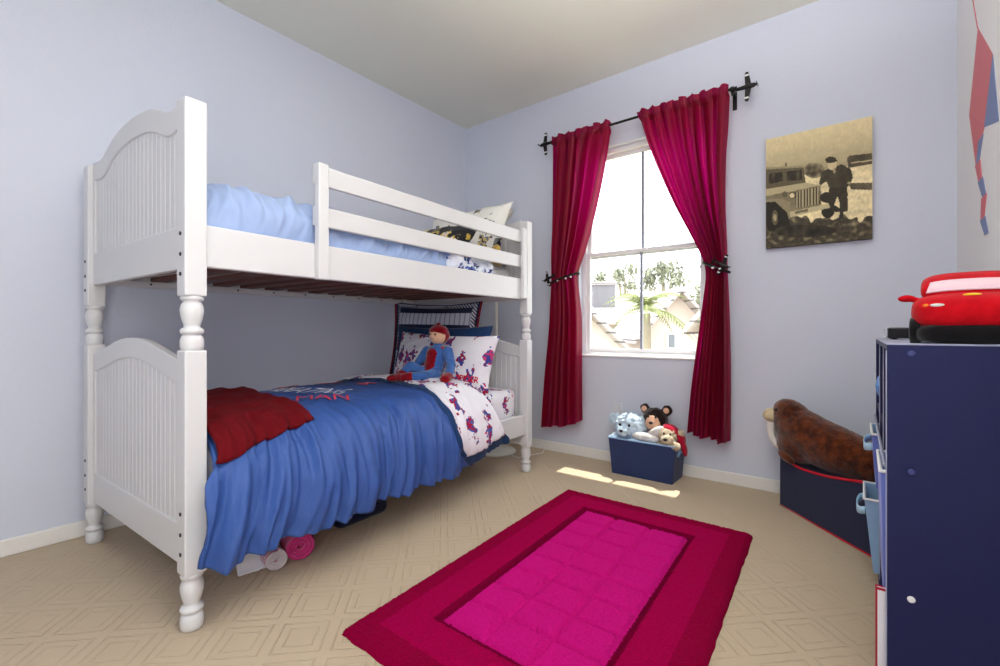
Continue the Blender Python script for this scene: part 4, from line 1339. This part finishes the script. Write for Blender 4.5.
bm.faces.new(list(reversed(a))); bm.faces.new(b)
for i in range(n): bm.faces.new((a[i], a[(i+1) % n], b[(i+1) % n], b[i]))
bmesh.ops.recalc_face_normals(bm, faces=bm.faces)
obj('lid', bm, M['box_lid'], t)

# walrus, facing the window side along the box front
WR = math.atan2(-0.3, -0.95) if False else 0
t = thing('plush_walrus', 'big brown plush walrus with white tusks lying on the corner toy box', 'plush toy', (-0.155, 2.845, 0.242), -0.60)
spine = [(-0.19, 0.265, 0.070), (-0.165, 0.245, 0.088), (-0.13, 0.195, 0.108), (-0.08, 0.165, 0.122), (0.0, 0.138, 0.122), (0.09, 0.120, 0.118), (0.18, 0.106, 0.104), (0.26, 0.096, 0.092), (0.33, 0.075, 0.068)]
wp = []
for k in range(33):
    u = -0.19 + 0.51 * k / 32
    zc_, rr = spw([(a, b) for a, b, c in spine], u), spw([(a, c) for a, b, c in spine], u)
    wp.append(((u, 0, zc_), (rr, rr * 0.9, rr), None, 0))
wp.append(((-0.10, 0, 0.10), (0.12, 0.11, 0.098), None, 0))
body = plush('body', wp, [M['walrus']], t, 0.010, 8, 0.003)
plush('muzzle', [((-0.252, -0.032, 0.235), (0.050, 0.044, 0.040), None, 0), ((-0.252, 0.034, 0.235), (0.050, 0.044, 0.040), None, 0)], [M['cream']], t, 0.006, 3)
for sy in (-0.032, 0.032):
    bm = bmesh.new(); tube(bm, [(-0.250, sy, 0.215), (-0.262, sy, 0.17), (-0.255, sy, 0.12), (-0.228, sy, 0.075), (-0.20, sy, 0.052)], [0.021, 0.021, 0.019, 0.014, 0.005], 12)
    obj('tusk', bm, M['tusk'], t)
    bm = bmesh.new(); ellip(bm, (-0.196, sy * 2.1, 0.275), (0.010, 0.008, 0.010), seg=10); obj('eye', bm, M['black'], t)
for sy in (-1, 1):
    plush('flipper', [((-0.10, sy * 0.108, 0.045), (0.06, 0.016, 0.022), (0.25 * sy, 0.35, 0.1 * sy), 0)], [M['walrus']], t, 0.007, 3)

# ------------------------------------------------------------------ navy bookcase / bin organiser on the right
BX0, BX1, BY0, BY1, BH = 0.0565, 0.355, 1.52, 2.448, 0.917
t = thing('bookcase', 'navy laminate bookcase with fabric bins standing against the right wall', 'bookcase', (BX0, BY0, 0))
D_, L_ = BX1 - BX0, BY1 - BY0
pth = 0.018
def panel(name, x0, x1, y0, y1, z0, z1, m=M['navy_panel']):
    return obj(name, bx(x0, x1, y0, y1, z0, z1), m, t, bevel=0.0015)
sp = panel('side_panel', 0, D_, 0, pth, 0, BH - 0.003); panel('side_panel', 0, D_, L_ - pth, L_, 0, BH - 0.003)
obj('edge_strip', bx(-0.002, 0, 0.0, pth, 0, BH - 0.018), M['edge_grey'], sp)
tp = panel('top_panel', 0, D_, pth, L_ - pth, BH - 0.018, BH - 0.003)
obj('top_sheet', bx(0, D_, 0, L_, BH - 0.003, BH), M['edge_grey'], tp)
panel('back_panel', D_ - 0.006, D_, pth, L_ - pth, 0.02, BH - 0.018)
panel('bottom_panel', 0.0, D_ - 0.006, pth, L_ - pth, 0.04, 0.058)
for k in (1, 2):
    y = L_ * k / 3
    dv = panel('divider', 0.004, D_ - 0.006, y - 0.008, y + 0.008, 0.058, BH - 0.018)
    obj('edge_strip', bx(0.002, 0.004, y - 0.008, y + 0.008, 0.058, BH - 0.018), M['edge_grey'], dv)
panel('shelf', 0.004, D_ - 0.006, pth, L_ / 3 - 0.008, 0.225, 0.24)
for z in (0.355, 0.64):
    for k in (1, 2):
        panel('shelf', 0.004, D_ - 0.006, L_ * k / 3 + 0.008, L_ * (k + 1) / 3 - (0.008 if k == 1 else pth), z, z + 0.015)
for z in (0.60, 0.285, 0.893):
    bm = bmesh.new(); lathe(bm, [(0.008, 0), (0.008, 0.002), (0.005, 0.003)], 12, Matrix.Translation((0.046, 0, z)) @ Matrix.Rotation(PI/2, 4, 'X'))
    c = obj('screw_cap', bm, M['white_plain'] if z == 0.285 else plain('navy_cap', lin(48, 58, 116), 0.4), sp)
bm = bmesh.new(); tube(bm, [(-0.004, 0.03, 0.60), (-0.004, L_ - 0.05, 0.61)], 0.004, 8); obj('rail_rod', bm, M['edge_grey'], t)

def fbin(label, y, z, hw, h, depth, out, m_out, strap=True):
    b = thing('fabric_bin', label, 'bin', (BX0, BY0 + y, z), 0, 'fabric bins in the bookcase')
    bm = bmesh.new()
    x0b, x0t = -out * 0.35, -out
    rings = []
    for (xa, xb, hy), zz in (((x0b, depth, hw * 0.92), 0), ((x0t, depth, hw), h), ((x0t + 0.006, depth - 0.006, hw - 0.006), h), ((x0b + 0.006, depth - 0.006, hw * 0.92 - 0.006), 0.01)):
        rings.append([bm.verts.new(v) for v in ((xa, -hy, zz), (xb, -hy, zz), (xb, hy, zz), (xa, hy, zz))])
    for k, (r0, r1) in enumerate(zip(rings, rings[1:])):
        for i in range(4):
            f = bm.faces.new((r0[i], r0[(i+1) % 4], r1[(i+1) % 4], r1[i])); f.material_index = 0 if k == 0 else 1
    bm.faces.new(list(reversed(rings[0]))); f = bm.faces.new(rings[-1]); f.material_index = 1
    bmesh.ops.recalc_face_normals(bm, faces=bm.faces)
    obj('bin_body', bm, [m_out, M['bin_lining']], b, bevel=0.003)
    bm = bmesh.new(); c = [(x0t, -hw, h), (depth, -hw, h), (depth, hw, h), (x0t, hw, h), (x0t, -hw, h)]
    tube(bm, c, 0.0045, 8); obj('rim', bm, M['white_cot'], b)
    if not strap: return b
    # strap handle on the front
    bm = bmesh.new()
    P = []
    for i in range(13):
        a = PI * i / 12
        xx = x0t - 0.024 * math.sin(a) ** 0.6 + 0.003; yy = -hw * 0.75 * math.cos(a)
        zz = h - 0.05 - 0.012 * math.sin(a)
        P.append([Vector((xx, yy, zz - 0.014)), Vector((xx, yy, zz + 0.014))])
    grid(bm, P); hd = obj('handle', bm, M['bin_lip'], b)
    s = hd.modifiers.new('Solidify', 'SOLIDIFY'); s.thickness = 0.003
    return b
fbin('tall periwinkle fabric bin with red contents in bookcase column nearest the camera', 0.155, 0.2405, 0.128, 0.345, 0.25, 0.012, M['bin_side'], False)
fbin('pale blue fabric bin with strap handle on the upper far bookcase shelf', 0.765, 0.3705, 0.122, 0.20, 0.25, 0.018, M['bin_side'])
fbin('pale blue fabric bin on the floor shelf at far end of bookcase', 0.765, 0.0585, 0.122, 0.27, 0.25, 0.040, M['bin_lining'])
b = plush('cloth_bundle', [((0, 0, 0.04), (0.07, 0.07, 0.045), None, 0), ((0.05, 0.05, 0.05), (0.05, 0.05, 0.04), None, 0), ((0.04, -0.05, 0.03), (0.06, 0.05, 0.04), None, 0)], [M['redtrim']], None, 0.008, 4)
tag(b, 'bundle of red cloth lying inside the tall periwinkle bin', 'cloth'); b.location = (BX0 + 0.09, BY0 + 0.155, 0.46)
bm = bmesh.new(); ellip(bm, (0, 0, 0.082), (0.078, 0.078, 0.082), seg=28)
o = obj('play_ball', bm, M['ball'], loc=(BX0 + 0.072, BY0 + 0.76, 0.656)); tag(o, 'light blue ball on the top far shelf of the bookcase', 'ball')
bk = thing('picture_book', 'red bordered white book sticking out low at the front edge of bookcase', 'book', (BX0 - 0.022, BY0 + 0.022, 0.0585))
bm = bmesh.new(); box(bm, 0.0, 0.19, 0.0, 0.003, 0, 0.225); box(bm, 0.0, 0.19, 0.015, 0.018, 0, 0.225); box(bm, 0.187, 0.19, 0.003, 0.015, 0, 0.225)
obj('cover', bm, plain('book_red', lin(170, 20, 50), 0.4), bk)
obj('cover_panel', bx(0.004, 0.18, -0.0008, 0.0, 0.004, 0.219), M['paper'], bk)
obj('page_block', bx(0.003, 0.187, 0.003, 0.015, 0.003, 0.222), M['paper'], bk)

# flat black player box on the bookcase
t = thing('media_box', 'flat black electronics box on the far end of the bookcase top', 'electronics', (0.085, 2.22, BH))
bm = bmesh.new(); box(bm, 0, 0.24, 0, 0.17, 0.004, 0.044); obj('case', bm, M['black'], t, bevel=0.006)
obj('front_trim', bx(-0.006, 0.0, 0.005, 0.165, 0.010, 0.040), M['chrome'], t, bevel=0.002)
for p in ((0.02, 0.02), (0.22, 0.02), (0.02, 0.15), (0.22, 0.15)):
    bm = bmesh.new(); lathe(bm, [(0.008, 0), (0.008, 0.005)], 10, Matrix.Translation((*p, 0))); obj('foot', bm, M['black'], t)

# red plush car
t = thing('plush_car', 'red plush toy car with black underside on the bookcase top', 'toy car', (0.215, 1.555, BH), -0.10)
def loft(sections, mats, name, par, n=40, ex=3.2):
    """sections: (y, half width, z bottom, z top) super-elliptic rings"""
    bm = bmesh.new(); P = []
    for y, hw, zb, zt in sections:
        row = []
        for k in range(n + 1):
            a = 2 * PI * k / n
            c, s = math.cos(a), math.sin(a)
            x = hw * math.copysign(abs(c) ** (2/ex), c); z = (zb+zt)/2 + (zt-zb)/2 * math.copysign(abs(s) ** (2/ex), s)
            row.append(Vector((x, y, z)))
        P.append(row)
    V = grid(bm, P)
    bm.faces.new([v for v in V[0][:-1]]); bm.faces.new([v for v in reversed(V[-1][:-1])])
    bmesh.ops.remove_doubles(bm, verts=bm.verts, dist=0.0001)
    bmesh.ops.recalc_face_normals(bm, faces=bm.faces)
    return obj(name, bm, mats, par, smooth=True)
K = 0.80
SEC_B = [(0.0, 0.06, 0.055, 0.085), (0.008, 0.105, 0.044, 0.102), (0.028, 0.130, 0.036, 0.116), (0.07, 0.141, 0.034, 0.128), (0.14, 0.143, 0.034, 0.134), (0.22, 0.138, 0.034, 0.134), (0.27, 0.125, 0.04, 0.125), (0.295, 0.09, 0.05, 0.11)]
bodyc = loft([(y, w_ * K, a, b) for y, w_, a, b in SEC_B], M['redplush'], 'car_body', t)
loft([(y, w_ * K, a, b) for y, w_, a, b in [(0.08, 0.078, 0.11, 0.130), (0.09, 0.112, 0.11, 0.150), (0.125, 0.119, 0.11, 0.172), (0.16, 0.119, 0.11, 0.188), (0.22, 0.110, 0.11, 0.185), (0.26, 0.095, 0.11, 0.160), (0.28, 0.06, 0.11, 0.13)]], M['redplush'], 'cabin', t, ex=3.4)
loft([(0.004, 0.09 * K, 0.0, 0.044), (0.015, 0.122 * K, 0.0, 0.05), (0.06, 0.136 * K, 0.0, 0.052), (0.22, 0.134 * K, 0.0, 0.052), (0.28, 0.11 * K, 0.0, 0.05)], M['blackplush'], 'chassis', t)
# windscreen: curved felt panel lying on the cabin front
bm = bmesh.new(); P = []
cabin_o = [c for c in t.children if c.name.startswith('cabin')][0]
bt = BVHTree.FromPolygons([v.co.copy() for v in cabin_o.data.vertices], [list(p.vertices) for p in cabin_o.data.polygons])
for i in range(25):
    row = []
    for j in range(9):
        u = -1 + 2 * i / 24; v = j / 8
        z = 0.136 + 0.031 * v; x = u * (0.084 - 0.008 * v)
        z -= 0.006 * abs(u) ** 3
        h = bt.ray_cast(Vector((x, -1, z)), Vector((0, 1, 0)))
        yy = (h[0].y if h[0] else 0.1) - 0.003
        row.append(Vector((x, yy, z)))
    P.append(row)
grid(bm, P); ws = obj('windscreen', bm, M['windscreen'], t, smooth=True); s = ws.modifiers.new('Solidify', 'SOLIDIFY'); s.thickness = 0.003
ws['label'] = 'pale pink felt windscreen'
bt2 = BVHTree.FromPolygons([v.co.copy() for v in bodyc.data.vertices], [list(p.vertices) for p in bodyc.data.polygons])
def onbody(name, x, z, wx, wz, m, thick=0.004):
    h = bt2.ray_cast(Vector((x, -1, z)), Vector((0, 1, 0)))
    yy = h[0].y if h[0] else 0.0
    bm = bmesh.new(); ellip(bm, (x, yy, z), (wx, thick, wz), seg=14); o = obj(name, bm, m, t); return o
for sx in (-1, 1):
    onbody('headlight', sx * 0.062, 0.096, 0.014, 0.0045, M['white_plush'])
    onbody('indicator', sx * 0.083, 0.096, 0.006, 0.0045, M['orange'])
    plush('side_mirror', [((sx * 0.122, 0.09, 0.119), (0.020, 0.012, 0.010), (0, 0, 0), 0), ((sx * 0.104, 0.09, 0.114), (0.016, 0.008, 0.007), None, 0)], [M['redplush']], t, 0.004, 3)
b = onbody('bonnet_badge', 0, 0.121, 0.017, 0.0042, M['yellow'], 0.012)
for sx in (-1, 1):
    for yy in (0.06, 0.23):
        bm = bmesh.new(); lathe(bm, [(0.02, -0.012), (0.033, -0.010), (0.033, 0.010), (0.02, 0.012)], 20, Matrix.Translation((sx * 0.104, yy, 0.033)) @ Matrix.Rotation(PI/2, 4, 'Y'))
        obj('wheel', bm, M['blackplush'], t)

# ------------------------------------------------------------------ rug
RC = [(-1.352, 2.372), (-0.381, 2.369), (-0.309, 0.815), (-1.273, 0.823)]     # far-left, far-right, near-right, near-left
bm = bmesh.new(); P = []
NX, NYR = 190, 300
W, L = 0.97, 1.55
for i in range(NX + 1):
    row = []
    for j in range(NYR + 1):
        u = i / NX; v = j / NYR
        fa = Vector(RC[0]).lerp(Vector(RC[1]), u); ne = Vector(RC[3]).lerp(Vector(RC[2]), u)
        p = fa.lerp(ne, v)
        ex, ey = min(u, 1-u) * W, min(v, 1-v) * L
        e = min(ex, ey)
        z = 0.025 * min(1, (e / 0.02)) ** 0.5
        g = 0
        g = max(g, math.exp(-((max(0, ex - 0.218) if False else abs(min(ex, ey) - 0.218)) / 0.007) ** 2))
        if ex > 0.225 and ey > 0.225:
            cw = (W - 0.464) / 3; cl = (L - 0.464) / 8
            fx = ((u * W - 0.232) / cw) % 1.0; fy = ((v * L - 0.232) / cl) % 1.0
            dx = min(fx, 1 - fx) * cw; dy = min(fy, 1 - fy) * cl
            col_shift = 0
            g = max(g, 0.95 * math.exp(-(dx / 0.0085) ** 2), 0.95 * math.exp(-(dy / 0.0085) ** 2))
        z -= 0.017 * g
        z += 0.0040 * nz(p.x * 110, p.y * 110, 1) + 0.0020 * nz(p.x * 60, p.y * 60, 2) + 0.003 * sstep(0.09, 0.10, e) 
        wv = 0.004 * nz(p.x * 18, p.y * 18, 7) * (1 if e < 0.005 else 0)
        row.append(Vector((p.x + wv, p.y + wv, max(0.0005, z))))
    P.append(row)
grid(bm, P, uv=lambda a, b: (a / NX, b / NYR))
rug = obj('rug', bm, M['rug'], smooth=True)
tag(rug, 'rectangular magenta rug with bright pink checked centre on the carpet', 'rug')

# ------------------------------------------------------------------ outside the window
M['roof'] = None
def rooftile():
    a = NT('pale_roof_tile'); a.rough(0.8); co = a.coord(); s = a.sep(co)
    f = a.math('FRACT', a.math('MULTIPLY', s[2], 4.5))
    k = a.math('LESS_THAN', f, 0.2)
    n = a.noise(co, 3.0, 3)
    a.base(a.mix(a.math('MULTIPLY', k, 0.8), a.mix(n.outputs[0], lin(168, 160, 158), lin(186, 178, 176)), lin(62, 58, 60)))
    return a.m
M['roof'] = rooftile()
M['stucco'] = plain('stucco', lin(212, 200, 192), 0.9, var=0.08, bscale=20)
M['stucco2'] = plain('pink_stucco', lin(226, 200, 192), 0.9, var=0.08, bscale=20)
M['leaf'] = plain('tree_leaf', lin(150, 153, 130), 0.7, var=0.4, bscale=8)
M['palm'] = plain('palm_leaf', lin(122, 132, 66), 0.6, var=0.3, bscale=8)
M['bark'] = plain('bark', lin(160, 148, 124), 0.9, var=0.3, bscale=20)
M['ground'] = plain('dry_lawn', lin(150, 150, 110), 0.9, var=0.2, bscale=3)
def wp_(px, py, d):
    """world point seen at a photo position at a given depth - used once to set out the neighbourhood"""
    t_ = (px - 500) / 459.0
    return Vector(((0.788 * t_ - 0.6157) * d, (0.6157 * t_ + 0.788) * d, 0.95 - (py - 330.5) * d / 459.0))
GZ = -2.9
struct('ground', bx(-60, 40, 3.4, 80, GZ - 0.2, GZ), M['ground'])
def quad_slab(bm, pts, th=0.12, mi=0):
    a = [bm.verts.new(p) for p in pts]; b = [bm.verts.new(Vector(p) - Vector((0, 0, th))) for p in pts]
    n = len(pts)
    bm.faces.new(a).material_index = mi; bm.faces.new(list(reversed(b))).material_index = mi
    for i in range(n): bm.faces.new((a[i], b[i], b[(i+1) % n], a[(i+1) % n])).material_index = mi
    bmesh.ops.recalc_face_normals(bm, faces=bm.faces)
# house with a long pale roof, a lower gable facing the window and a chimney
def house(name, label, origin, rz, w, l, hwall, rise, gable, win_x=(), chim=None, wallm=None):
    h = thing(name, label, 'house', origin, rz)
    bm = bmesh.new(); box(bm, -w/2, w/2, 0, l, 0, hwall)
    obj('wall', bm, wallm or M['stucco'], h)
    ov = 0.45
    if gable:            # ridge runs along y, gable end faces -y
        bm = bmesh.new()
        k = rise / (w / 2)
        quad_slab(bm, [(-w/2 - ov, -ov, hwall - ov*k), (0, -ov, hwall + rise), (0, l + ov, hwall + rise), (-w/2 - ov, l + ov, hwall - ov*k)])
        quad_slab(bm, [(w/2 + ov, -ov, hwall - ov*k), (0, -ov, hwall + rise), (0, l + ov, hwall + rise), (w/2 + ov, l + ov, hwall - ov*k)])
        obj('roof', bm, M['roof'], h)
        bm = bmesh.new(); prism(bm, [(-w/2, hwall - 0.01), (w/2, hwall - 0.01), (0, hwall + rise - 0.15)], 0, l); obj('gable_wall', bm, wallm or M['stucco'], h)
    else:                # ridge runs along x
        bm = bmesh.new()
        k = rise / (l / 2)
        quad_slab(bm, [(-w/2 - ov, -ov, hwall - ov*k), (w/2 + ov, -ov, hwall - ov*k), (w/2 + ov, l/2, hwall + rise), (-w/2 - ov, l/2, hwall + rise)])
        quad_slab(bm, [(-w/2 - ov, l + ov, hwall - ov*k), (w/2 + ov, l + ov, hwall - ov*k), (w/2 + ov, l/2, hwall + rise), (-w/2 - ov, l/2, hwall + rise)])
        obj('roof', bm, M['roof'], h)
        bm = bmesh.new()
        mx = Matrix.Rotation(PI/2, 4, 'Z')
        prism(bm, [(0, hwall - 0.01), (l, hwall - 0.01), (l/2, hwall + rise - 0.15)], -w/2, w/2, mx); 
        obj('gable_wall', bm, wallm or M['stucco'], h)
    for x, z, ww, hh_ in win_x:
        wdw = obj('window', bx(x - ww/2, x + ww/2, -0.06, 0.02, z, z + hh_), M['vinyl'], h)
        obj('pane', bx(x - ww/2 + 0.06, x + ww/2 - 0.06, -0.07, -0.06, z + 0.06, z + hh_ - 0.06), M['darkglass'], wdw)
    if chim:
        x, y, z0, z1 = chim
        c = obj('chimney', bx(x - 0.45, x + 0.45, y - 0.35, y + 0.35, z0, z1), plain('grey_chimney', lin(112, 110, 114), 0.9), h)
        obj('chimney_cap', bx(x - 0.52, x + 0.52, y - 0.42, y + 0.42, z1, z1 + 0.12), M['roof'], c)
    return h
M['darkglass'] = plain('far_window_glass', lin(120, 130, 140), 0.1)
DH = 17.0
aa, bb = wp_(560, 330, DH), wp_(690, 330, DH)
yaw = math.atan2(0.6157, 0.788)          # street runs across the view
p = wp_(628, 330, DH); 
house('house', 'pale tile roofed house with chimney outside the window beyond the palm', (p.x, p.y, GZ), yaw - 0.10, 3.9, 9.0, 4.3, 1.15, False,
      [], (-0.62, 2.3, 4.0, 5.75))
p = wp_(676, 330, 13.2)
house('house', 'house gable with small window outside, right of the palm', (p.x, p.y, GZ), yaw + 0.0, 1.7, 2.6, 4.1, 0.95, True, [(-0.15, 3.3, 0.3, 0.5)])
p = wp_(586, 330, 11.2)
house('house', 'low gable of pale stucco house outside, at the left of the window view', (p.x, p.y, GZ), yaw + 0.05, 2.3, 3.5, 3.25, 1.15, True, [])
p = wp_(751, 330, 8.5)
house('house', 'pink stucco house corner with tile roof outside, beside the right curtain', (p.x, p.y, GZ), yaw - 0.55, 1.3, 2.6, 4.45, 0.8, True, [], None, M['stucco2'])

def tree(name, label, p, crown, n, rz=0, leafm=None, group=None):
    t_ = thing(name, label, 'tree', (p.x, p.y, GZ))
    cz = p.z - GZ
    bm = bmesh.new()
    tube(bm, [(0, 0, 0), (0.1, 0, cz * 0.5), (0, 0.1, cz)], [0.22, 0.17, 0.08], 8)
    rnd = random.Random(name + label)
    for c in crown: tube(bm, [(0, 0.05, cz * 0.6), (c[0] * 0.5, 0, (cz * 0.6 + cz + c[1]) / 2), (c[0], 0, cz + c[1])], [0.1, 0.06, 0.03], 6)
    obj('trunk', bm, M['bark'], t_)
    bm = bmesh.new()
    for (cx, cz_, r) in crown:
        for _ in range(n):
            v = Vector((rnd.gauss(0, 0.5), rnd.gauss(0, 0.5), rnd.gauss(0, 0.5)))
            if v.length > 1.15: v = v.normalized() * rnd.random()
            c = Vector((cx, 0, cz + cz_)) + v * r
            a_ = Euler((rnd.random() * 6, rnd.random() * 6, rnd.random() * 6)).to_matrix()
            s = 0.10 + 0.12 * rnd.random()
            q = [bm.verts.new(c + a_ @ Vector(k)) for k in ((-s, -s * .4, 0), (0, -s * .5, s * .2), (s, 0, 0), (0, s * .5, s * .2))]
            bm.faces.new(q)
    obj('foliage', bm, leafm or M['leaf'], t_)
    return t_
# crown entries: (sideways, up, radius) about the crown centre; sideways is world x
tree('tree', 'slim pale green tree left of the chimney, outside beyond the roofs', wp_(597, 283, 29), [(0, 0, 0.5), (0.3, 0.35, 0.35), (-0.3, -0.2, 0.4)], 60)
tree('tree', 'two-pronged pale tree right of the chimney, outside beyond the roofs', wp_(624, 279, 30), [(-0.3, 0, 0.5), (0.45, 0.55, 0.5), (-0.45, 0.4, 0.35), (0.5, -0.4, 0.5)], 70)
tree('tree', 'broad pale green tree outside above the right roof ridge', wp_(663, 276, 29), [(0, 0, 0.7), (0.6, 0.35, 0.6), (-0.75, 0.1, 0.55), (0.9, -0.4, 0.6), (-0.1, 0.5, 0.5), (-0.9, -0.4, 0.5)], 110)
tree('tree', 'bushy tree outside at the right edge of the window', wp_(699, 308, 22), [(0, 0, 0.8), (0.3, 0.8, 0.5), (-0.5, -0.7, 0.7), (0.4, -0.9, 0.7)], 130)
# palm
pp_ = wp_(646, 309, 10.5)
t = thing('palm_tree', 'feathery palm tree in front of the roofs outside the window', 'tree', (pp_.x, pp_.y, GZ))
bm = bmesh.new(); cz = pp_.z - GZ
tube(bm, [(0, 0, 0), (0.03, 0, cz * 0.4), (0, 0, cz - 0.1)], [0.14, 0.11, 0.10], 10); obj('trunk', bm, M['bark'], t)
rnd = random.Random(5)
for k in range(24):
    a_ = 2 * PI * k / 24 + rnd.random() * 0.3; el = 0.1 + 1.2 * rnd.random() if k % 3 else 1.25
    ln = 0.95 + 0.3 * rnd.random()
    bm = bmesh.new(); pts = []
    for q in range(9):
        s = q / 8
        r = ln * s * math.cos(el * (1 - 0.4 * s)); zz = ln * s * math.sin(el) - 0.75 * ln * s * s
        pts.append(Vector((r * math.cos(a_), r * math.sin(a_), cz + zz)))
    tube(bm, pts, [0.014 - 0.001 * q for q in range(9)], 5)
    sd = Vector((-math.sin(a_), math.cos(a_), 0))
    for q in range(1, 9):
        for h_ in (0.0, 0.5):
            base = pts[q-1].lerp(pts[q], h_) ; fw_ = (pts[q] - pts[q-1]).normalized()
            for sg in (-1, 1):
                l_ = 0.24 * math.sin(PI * min(1, 0.2 + (q + h_) / 11)) 
                tip = base + sd * sg * l_ * 0.8 + fw_ * l_ * 0.6 - Vector((0, 0, l_ * 0.45))
                bm.faces.new([bm.verts.new(base - fw_ * 0.02), bm.verts.new(base + fw_ * 0.02), bm.verts.new(tip)])
    obj('frond', bm, M['palm'], t)

# ------------------------------------------------------------------ light
w = bpy.data.worlds.new('World'); SC.world = w; w.use_nodes = True
bg = w.node_tree.nodes['Background']; bg.inputs[0].default_value = (0.94, 0.97, 1.0, 1); bg.inputs[1].default_value = 6.0
def light(name, typ, loc, energy, color=(1, 1, 1), rot=(0, 0, 0), **kw):
    l = bpy.data.lights.new(name, typ); l.energy = energy; l.color = color
    for k, v in kw.items(): setattr(l, k, v)
    o = bpy.data.objects.new(name, l); COL.objects.link(o); o.location = loc; o.rotation_euler = rot
    return o
el = math.radians(68)
light('sun', 'SUN', (0, 8, 10), 10.0, (1, 0.95, 0.86), (-(PI/2 - el), 0, 0), angle=0.009)
# interior fill lights added out of view to brighten the room
light('right_fill', 'AREA', (XR - 0.02, -0.5, 1.2), 24, (1, 0.99, 0.98), (PI/2, 0, PI/2), shape='RECTANGLE', size=0.85, size_y=2.0)  # added soft fill from the right wall, no doorway there
light('point_fill', 'POINT', (-0.35, 0.45, 1.85), 20, (1, 0.98, 0.96), shadow_soft_size=0.2)  # added bare point fill near the camera, no lamp body
light('ceiling_fill', 'AREA', (-0.2, 0.0, 1.35), 42, (0.99, 0.99, 0.98), Vector((0.0, 0.5, 0.86)).to_track_quat('-Z', 'Y').to_euler(), shape='DISK', size=0.5, spread=1.5)  # added fill aimed up and forward to brighten the ceiling

SC.view_settings.view_transform = 'Standard'; SC.view_settings.look = 'None'
SC.view_settings.exposure = -0.18; SC.view_settings.gamma = 1.0
SC.view_settings.use_curve_mapping = False
SC.cycles.max_bounces = 10; SC.cycles.diffuse_bounces = 6; SC.cycles.transparent_max_bounces = 12
SC.cycles.use_denoising = True
SC.cycles.sample_clamp_indirect = 6
